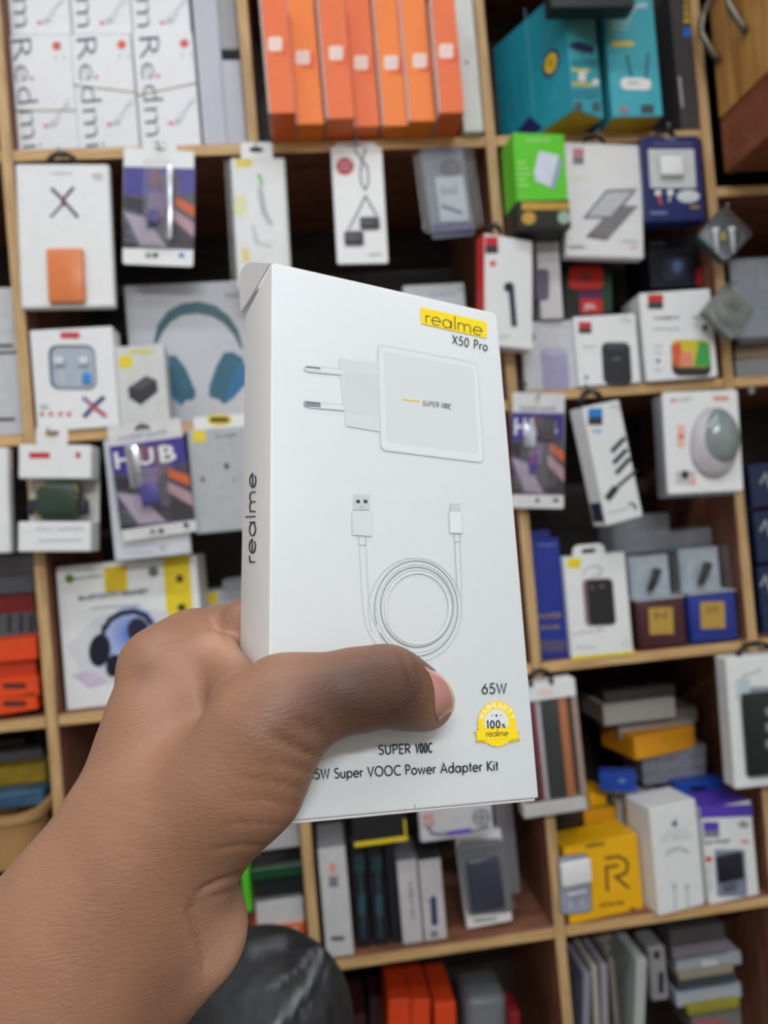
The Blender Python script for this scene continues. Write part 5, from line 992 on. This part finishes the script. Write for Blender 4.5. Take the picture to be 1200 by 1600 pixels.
def sdf(Pt):
    D = field(Pt, HAND)
    def chain(D, pts, rs, k, kj):
        G_ = None
        for i in range(len(pts)-1):
            s_ = cone(Pt, pts[i], pts[i+1], rs[i], rs[i+1]); G_ = s_ if G_ is None else smin(G_, s_, k)
        return smin(D, G_, kj)
    D = chain(D, [K(350, 992, .262), back(.006, .112, .0095), back(.030, .098, .0082), back(.050, .082, .0075)], [.0098, .0095, .0085, .0074], .003, .004)
    D = chain(D, [K(262, 1120, .250), K(330, 1080, .272), back(.012, .124, .0102), back(.038, .112, .0086), back(.059, .106, .0076)], [.013, .011, .0100, .0088, .0076], .003, .004)
    D = chain(D, [K(280, 1210, .246), K(345, 1180, .268), back(.014, .145, .0100), back(.038, .135, .0084), back(.057, .131, .0074)], [.0135, .011, .0096, .0084, .0073], .003, .004)
    D = chain(D, [K(290, 1310, .236), K(350, 1270, .250), back(.010, .163, .0088), back(.028, .156, .0076), back(.044, .153, .0066)], [.0135, .010, .0086, .0075, .0065], .003, .004)
    # keep the skin outside the carton: subtract the carton
    R3 = np.array(MB_.to_3x3()); q = (Pt-np.array(MB_.translation, dtype=np.float32)) @ R3.astype(np.float32)
    dx = np.abs(q[..., 0])-HW/2; dy = np.abs(q[..., 1]-HT/2)-HT/2; dz = np.abs(q[..., 2]-HH_/2)-HH_/2
    b = np.maximum(np.maximum(dx, dy), dz)
    return np.maximum(D, .0002-b)
hs = .0013; lo = np.array([1e9]*3); hi = -lo
for px, py, d, r_ in [c for g in HAND for ch in g[2] for c in ch]:
    p = K(px, py, d); rr_ = r_*d/F+.004; lo = np.minimum(lo, p-rr_); hi = np.maximum(hi, p+rr_)
for p in (back(.065, .07, .02), back(.0, .172, .02)): lo = np.minimum(lo, p-.008); hi = np.maximum(hi, p+.008)
N_ = np.ceil((hi-lo)/hs).astype(int)+1
gx, gy, gz = [lo[i]+hs*np.arange(N_[i]) for i in range(3)]
D = np.empty(N_, np.float32)
for i0 in range(0, N_[0], 24):
    Pt = np.stack(np.meshgrid(gx[i0:i0+24], gy, gz, indexing='ij'), -1).astype(np.float32); D[i0:i0+24] = sdf(Pt)
D[0], D[-1], D[:, 0], D[:, -1], D[:, :, 0], D[:, :, -1] = [.01]*6
HV, HQ = nets(D, lo, hs)
# normals from the field, then fine folds pressed into the skin where the photograph shows them
def grad(V, e=.0006):
    V = V.astype(np.float32); g = np.stack([sdf(V+np.eye(3, dtype=np.float32)[i]*e)-sdf(V-np.eye(3, dtype=np.float32)[i]*e) for i in range(3)], 1); return g/np.maximum(np.linalg.norm(g, axis=1, keepdims=True), 1e-9)
NV = grad(HV); pj = project(HV); vis = ((CAM-HV)*NV).sum(1) > 0; near = (HV-CAM) @ RC[:, 1] < .26
def fold(pts, wd, dep):
    global HV
    best = np.full(len(HV), 1e9); tt = np.zeros(len(HV)); n = len(pts)-1
    for i in range(n):
        a = np.array(pts[i], float); b = np.array(pts[i+1], float); t = np.clip(((pj-a) @ (b-a))/((b-a) @ (b-a)), 0, 1); d = np.linalg.norm(pj-a-t[:, None]*(b-a), axis=1)
        m = d < best; best[m] = d[m]; tt[m] = (i+t[m])/n
    env = np.clip(np.minimum(tt, 1-tt)*5, 0, 1)
    HV = HV-NV*(np.exp(-(best/wd)**2)*env*dep*(vis & near))[:, None]
for pts, wd, dep in (([(500, 1184), (470, 1172), (440, 1156), (420, 1148)], 4, .0011), ([(492, 1150), (478, 1138), (464, 1118)], 3.5, .0006), ([(495, 1208), (450, 1196), (405, 1192)], 3.5, .0005), ([(480, 1236), (430, 1222), (370, 1216)], 3.5, .0005),
                     ([(470, 1262), (420, 1250), (360, 1250)], 3.5, .0005), ([(450, 1290), (400, 1286), (350, 1290)], 3.5, .0005), ([(420, 1322), (370, 1322), (325, 1332)], 4, .0006), ([(388, 1364), (350, 1376), (305, 1396)], 5, .0016), ([(385, 1384), (350, 1398), (318, 1404)], 4, .0006),
                     ([(300, 1398), (297, 1430), (308, 1462), (320, 1500), (325, 1550)], 5, .0013), ([(622, 1012), (640, 1048), (644, 1090), (640, 1125)], 5, .0005), ([(648, 1035), (660, 1062), (662, 1100)], 4, .0005), ([(508, 1158), (500, 1140), (486, 1128)], 4, .0008)):
    fold(pts, wd, dep)
for pts, wd, dep in (([(318, 962), (336, 976), (352, 994), (366, 1016)], 3, .0005), ([(300, 976), (326, 992), (350, 1014)], 3, .0004), ([(310, 1010), (336, 1022), (362, 1036)], 3, .0003), ([(232, 1010), (262, 1000), (290, 996)], 3, .0002), ([(226, 1030), (262, 1022), (300, 1020)], 3, .0002)):
    fold(pts, wd, dep)
for k in range(16):                                          # wrist lines across the thumb side of the forearm
    x0, y0 = 108+rng.rand()*50-k*5+40, 1232+k*11; fold([(x0, y0), (x0+45, y0+4+rng.rand()*6), (x0+90+rng.rand()*30, y0+12+rng.rand()*10)], 2.6, .00022)
sk = bpy.data.materials.new('skin'); sk.use_nodes = True; nt = sk.node_tree; b = nt.nodes['Principled BSDF']
at = nt.nodes.new('ShaderNodeAttribute'); at.attribute_name = 'skin_tone'; tc = nt.nodes.new('ShaderNodeTexCoord')
n1 = nt.nodes.new('ShaderNodeTexNoise'); n1.inputs['Scale'].default_value = 55; n1.inputs['Detail'].default_value = 5; nt.links.new(tc.outputs['Object'], n1.inputs['Vector'])
mul = nt.nodes.new('ShaderNodeMapRange'); mul.inputs['To Min'].default_value = .84; mul.inputs['To Max'].default_value = 1.16; nt.links.new(n1.outputs['Fac'], mul.inputs['Value'])
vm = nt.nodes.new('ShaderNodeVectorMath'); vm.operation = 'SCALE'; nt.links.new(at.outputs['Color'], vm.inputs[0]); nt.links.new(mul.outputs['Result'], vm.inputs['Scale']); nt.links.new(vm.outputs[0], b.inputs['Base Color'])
b.inputs['Roughness'].default_value = .48; b.inputs['Specular IOR Level'].default_value = .38; b.inputs['Subsurface Weight'].default_value = .08; b.inputs['Subsurface Radius'].default_value = (.006, .002, .001); b.inputs['Subsurface Scale'].default_value = .5
# creases: long thin cells running across the limb
ax_ = RC @ np.array([.615, .05, .788]); rotm = Vector(ax_).rotation_difference(Vector((0, 0, 1))).to_euler()
mp = nt.nodes.new('ShaderNodeMapping'); mp.inputs['Rotation'].default_value = rotm; mp.inputs['Scale'].default_value = (210, 210, 700); nt.links.new(tc.outputs['Object'], mp.inputs[0])
nd = nt.nodes.new('ShaderNodeTexNoise'); nd.inputs['Scale'].default_value = .35; nd.inputs['Detail'].default_value = 2; nt.links.new(mp.outputs[0], nd.inputs['Vector'])
mxv = nt.nodes.new('ShaderNodeMixRGB'); mxv.inputs[0].default_value = .5; nt.links.new(mp.outputs[0], mxv.inputs[1])
ad = nt.nodes.new('ShaderNodeVectorMath'); ad.operation = 'MULTIPLY_ADD'; ad.inputs[1].default_value = (2.4, 2.4, 2.4); nt.links.new(nd.outputs['Color'], ad.inputs[0]); nt.links.new(mp.outputs[0], ad.inputs[2])
vo = nt.nodes.new('ShaderNodeTexVoronoi'); vo.feature = 'DISTANCE_TO_EDGE'; vo.inputs['Scale'].default_value = 1; nt.links.new(ad.outputs[0], vo.inputs['Vector'])
pw_ = nt.nodes.new('ShaderNodeMapRange'); pw_.inputs['From Max'].default_value = .22; nt.links.new(vo.outputs['Distance'], pw_.inputs['Value'])
n3 = nt.nodes.new('ShaderNodeTexNoise'); n3.inputs['Scale'].default_value = 1400; n3.inputs['Detail'].default_value = 3; nt.links.new(tc.outputs['Object'], n3.inputs['Vector'])
sm = nt.nodes.new('ShaderNodeMath'); sm.operation = 'MULTIPLY_ADD'; sm.inputs[1].default_value = .6; nt.links.new(n3.outputs['Fac'], sm.inputs[0]); nt.links.new(pw_.outputs['Result'], sm.inputs[2])
bp = nt.nodes.new('ShaderNodeBump'); bp.inputs['Strength'].default_value = .45; bp.inputs['Distance'].default_value = .00011; nt.links.new(sm.outputs[0], bp.inputs['Height']); nt.links.new(bp.outputs['Normal'], b.inputs['Normal'])
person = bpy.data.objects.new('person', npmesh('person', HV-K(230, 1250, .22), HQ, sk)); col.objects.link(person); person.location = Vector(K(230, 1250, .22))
tag(person, 'bare left forearm and hand gripping the white box, thumb across its front, black-clad knee below', 'person')
# skin tone: pigmented darker over the thumb joints and knuckle, coloured paler on the palm side, web and heel of the hand
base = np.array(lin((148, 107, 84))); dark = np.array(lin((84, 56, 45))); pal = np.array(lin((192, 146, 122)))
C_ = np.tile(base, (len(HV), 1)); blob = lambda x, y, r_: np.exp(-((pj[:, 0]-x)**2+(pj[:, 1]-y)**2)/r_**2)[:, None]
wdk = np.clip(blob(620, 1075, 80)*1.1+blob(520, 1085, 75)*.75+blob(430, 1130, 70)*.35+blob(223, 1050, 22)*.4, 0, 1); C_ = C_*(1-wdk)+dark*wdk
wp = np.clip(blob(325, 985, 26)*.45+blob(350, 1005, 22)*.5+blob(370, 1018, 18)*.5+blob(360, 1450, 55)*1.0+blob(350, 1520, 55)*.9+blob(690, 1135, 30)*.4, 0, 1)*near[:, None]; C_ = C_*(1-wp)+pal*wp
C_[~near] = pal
ca = person.data.color_attributes.new('skin_tone', 'FLOAT_COLOR', 'POINT'); ca.data.foreach_set('color', np.concatenate([C_, np.ones((len(C_), 1))], 1).astype(np.float32).ravel())
# thumbnail: a curved plate found by marching camera rays onto the skin
def skin_at(px, py, d0=.17, d1=.27):
    d = d0
    for _ in range(90):
        v = float(sdf(K(px, py, d)[None].astype(np.float32))[0])
        if v < 2e-5: return d
        d += max(v*.8, 2e-5)
        if d > d1: return None
    return d
inner = [(664, 1043), (670, 1052), (675, 1064), (678, 1078), (679, 1092), (679, 1106), (680, 1118), (686, 1127)]
outer = [(672, 1044), (684, 1050), (694, 1058), (702, 1068), (708, 1080), (711.5, 1094), (709, 1110), (699, 1124)]
def nailm(n_, c1, rough=.25):
    return mat(c1, rough, .04, spec=.5, coat=.5)
V = []; NN = 9
for j, (a, c_) in enumerate(zip(inner, outer)):
    da = skin_at(*a) or .2115
    for i in range(NN):
        t = i/(NN-1); x = a[0]+(c_[0]-a[0])*t; y = a[1]+(c_[1]-a[1])*t
        dd = da+(.0030+.0045*math.sin(math.pi*(j+.3)/7.6)*0+.0040)*t**1.6
        V.append(K(x, y, dd-.0004))
Vn = V+[np.array(v)+RC[:, 1]*.0009 for v in V]; nn_ = len(V); Fc = []; mi = []
for j in range(len(inner)-1):
    for i in range(NN-1):
        q = (j*NN+i, (j+1)*NN+i, (j+1)*NN+i+1, j*NN+i+1); Fc.append(q); mi.append(1 if i >= NN-2 else 0); Fc.append(tuple(nn_+x for x in reversed(q))); mi.append(0)
rim = [j*NN for j in range(len(inner))]+[(len(inner)-1)*NN+i for i in range(1, NN)]+[j*NN+NN-1 for j in range(len(inner)-2, -1, -1)]+[i for i in range(NN-2, 0, -1)]
for i in range(len(rim)): a, c_ = rim[i], rim[(i+1) % len(rim)]; Fc.append((c_, a, nn_+a, nn_+c_)); mi.append(1)
pl = np.array(person.location)
link('thumbnail', mesh_from('thumbnail', [np.array(v)-pl for v in Vn], Fc, [nailm('n', (180, 126, 116)), nailm('e', (206, 184, 150))], mi, True), person)

# knee in dark denim
KN = [(.02, .02, [[(250, 2300, .40, 215), (330, 1900, .52, 160), (408, 1592, .60, 120), (430, 1600, .605, 116)], [(425, 1600, .61, 110), (480, 1900, .66, 95), (520, 2300, .72, 90)]])]
kl = np.array([1e9]*3); kh = -kl
for px, py, d, r_ in [c for g in KN for ch in g[2] for c in ch]:
    p = K(px, py, d); rr_ = r_*d/F+.012; kl = np.minimum(kl, p-rr_); kh = np.maximum(kh, p+rr_)
k_s = .006; nk = np.ceil((kh-kl)/k_s).astype(int)+1
Pt = np.stack(np.meshgrid(*[kl[i]+k_s*np.arange(nk[i]) for i in range(3)], indexing='ij'), -1).astype(np.float32)
Dk = field(Pt, KN); Dk[0], Dk[-1], Dk[:, 0], Dk[:, -1], Dk[:, :, 0], Dk[:, :, -1] = [.02]*6
KV, KQ = nets(Dk, kl, k_s)
KV0 = KV.copy(); e = .002; E3 = np.eye(3, dtype=np.float32)*e
gk = np.stack([field(KV.astype(np.float32)+E3[i], KN)-field(KV.astype(np.float32)-E3[i], KN) for i in range(3)], 1); gk /= np.linalg.norm(gk, axis=1, keepdims=True)
pk_ = project(KV)
for pts, wd, dep in (([(400, 1640), (450, 1580), (485, 1530), (498, 1490)], 7, .005), ([(430, 1540), (470, 1510), (490, 1480)], 6, .003), ([(500, 1600), (515, 1560), (512, 1510)], 7, .003), ([(380, 1560), (430, 1500)], 8, .002)):
    best = np.full(len(KV), 1e9)
    for i in range(len(pts)-1):
        a = np.array(pts[i], float); b_ = np.array(pts[i+1], float); t = np.clip(((pk_-a) @ (b_-a))/((b_-a) @ (b_-a)), 0, 1); best = np.minimum(best, np.linalg.norm(pk_-a-t[:, None]*(b_-a), axis=1))
    KV = KV+gk*(np.exp(-(best/wd)**2)*dep)[:, None]
dn = bpy.data.materials.new('black_denim'); dn.use_nodes = True; nt = dn.node_tree; b = nt.nodes['Principled BSDF']; tc = nt.nodes.new('ShaderNodeTexCoord')
at = nt.nodes.new('ShaderNodeAttribute'); at.attribute_name = 'fade'
n1 = nt.nodes.new('ShaderNodeTexNoise'); n1.inputs['Scale'].default_value = 90; n1.inputs['Detail'].default_value = 8; n1.inputs['Roughness'].default_value = .7; nt.links.new(tc.outputs['Object'], n1.inputs['Vector'])
ml = nt.nodes.new('ShaderNodeMath'); ml.operation = 'MULTIPLY'; nt.links.new(at.outputs['Fac'], ml.inputs[0]); nt.links.new(n1.outputs['Fac'], ml.inputs[1])
rp = nt.nodes.new('ShaderNodeValToRGB'); rp.color_ramp.elements[0].position = .05; rp.color_ramp.elements[1].position = .62; rp.color_ramp.elements[0].color = (*lin((17, 18, 22)), 1); rp.color_ramp.elements[1].color = (*lin((150, 154, 162)), 1)
nt.links.new(ml.outputs[0], rp.inputs[0]); nt.links.new(rp.outputs['Color'], b.inputs['Base Color']); b.inputs['Roughness'].default_value = .6
bp = nt.nodes.new('ShaderNodeBump'); bp.inputs['Distance'].default_value = .001; bp.inputs['Strength'].default_value = .5; nt.links.new(n1.outputs['Fac'], bp.inputs['Height']); nt.links.new(bp.outputs['Normal'], b.inputs['Normal'])
kn = link('trousers', npmesh('trousers', KV-pl, KQ, dn), person); kn['label'] = 'black denim knee with pale worn crease lines'
fd = np.zeros(len(KV))+.12
for pts, wd, am in (([(400, 1640), (450, 1580), (485, 1530), (498, 1490)], 5, .9), ([(424, 1545), (470, 1512), (488, 1486)], 4, .5), ([(470, 1586), (486, 1572)], 5, .5), ([(500, 1540), (512, 1510)], 4, .35), ([(400, 1485), (440, 1472)], 16, .4)):
    best = np.full(len(KV), 1e9)
    for i in range(len(pts)-1):
        a = np.array(pts[i], float); b_ = np.array(pts[i+1], float); t = np.clip(((pk_-a) @ (b_-a))/((b_-a) @ (b_-a)), 0, 1); best = np.minimum(best, np.linalg.norm(pk_-a-t[:, None]*(b_-a), axis=1))
    fd = np.maximum(fd, np.exp(-(best/wd)**2)*am)
fa = kn.data.attributes.new('fade', 'FLOAT', 'POINT'); fa.data.foreach_set('value', fd.astype(np.float32))

for s_ in ALL: s_.flush()
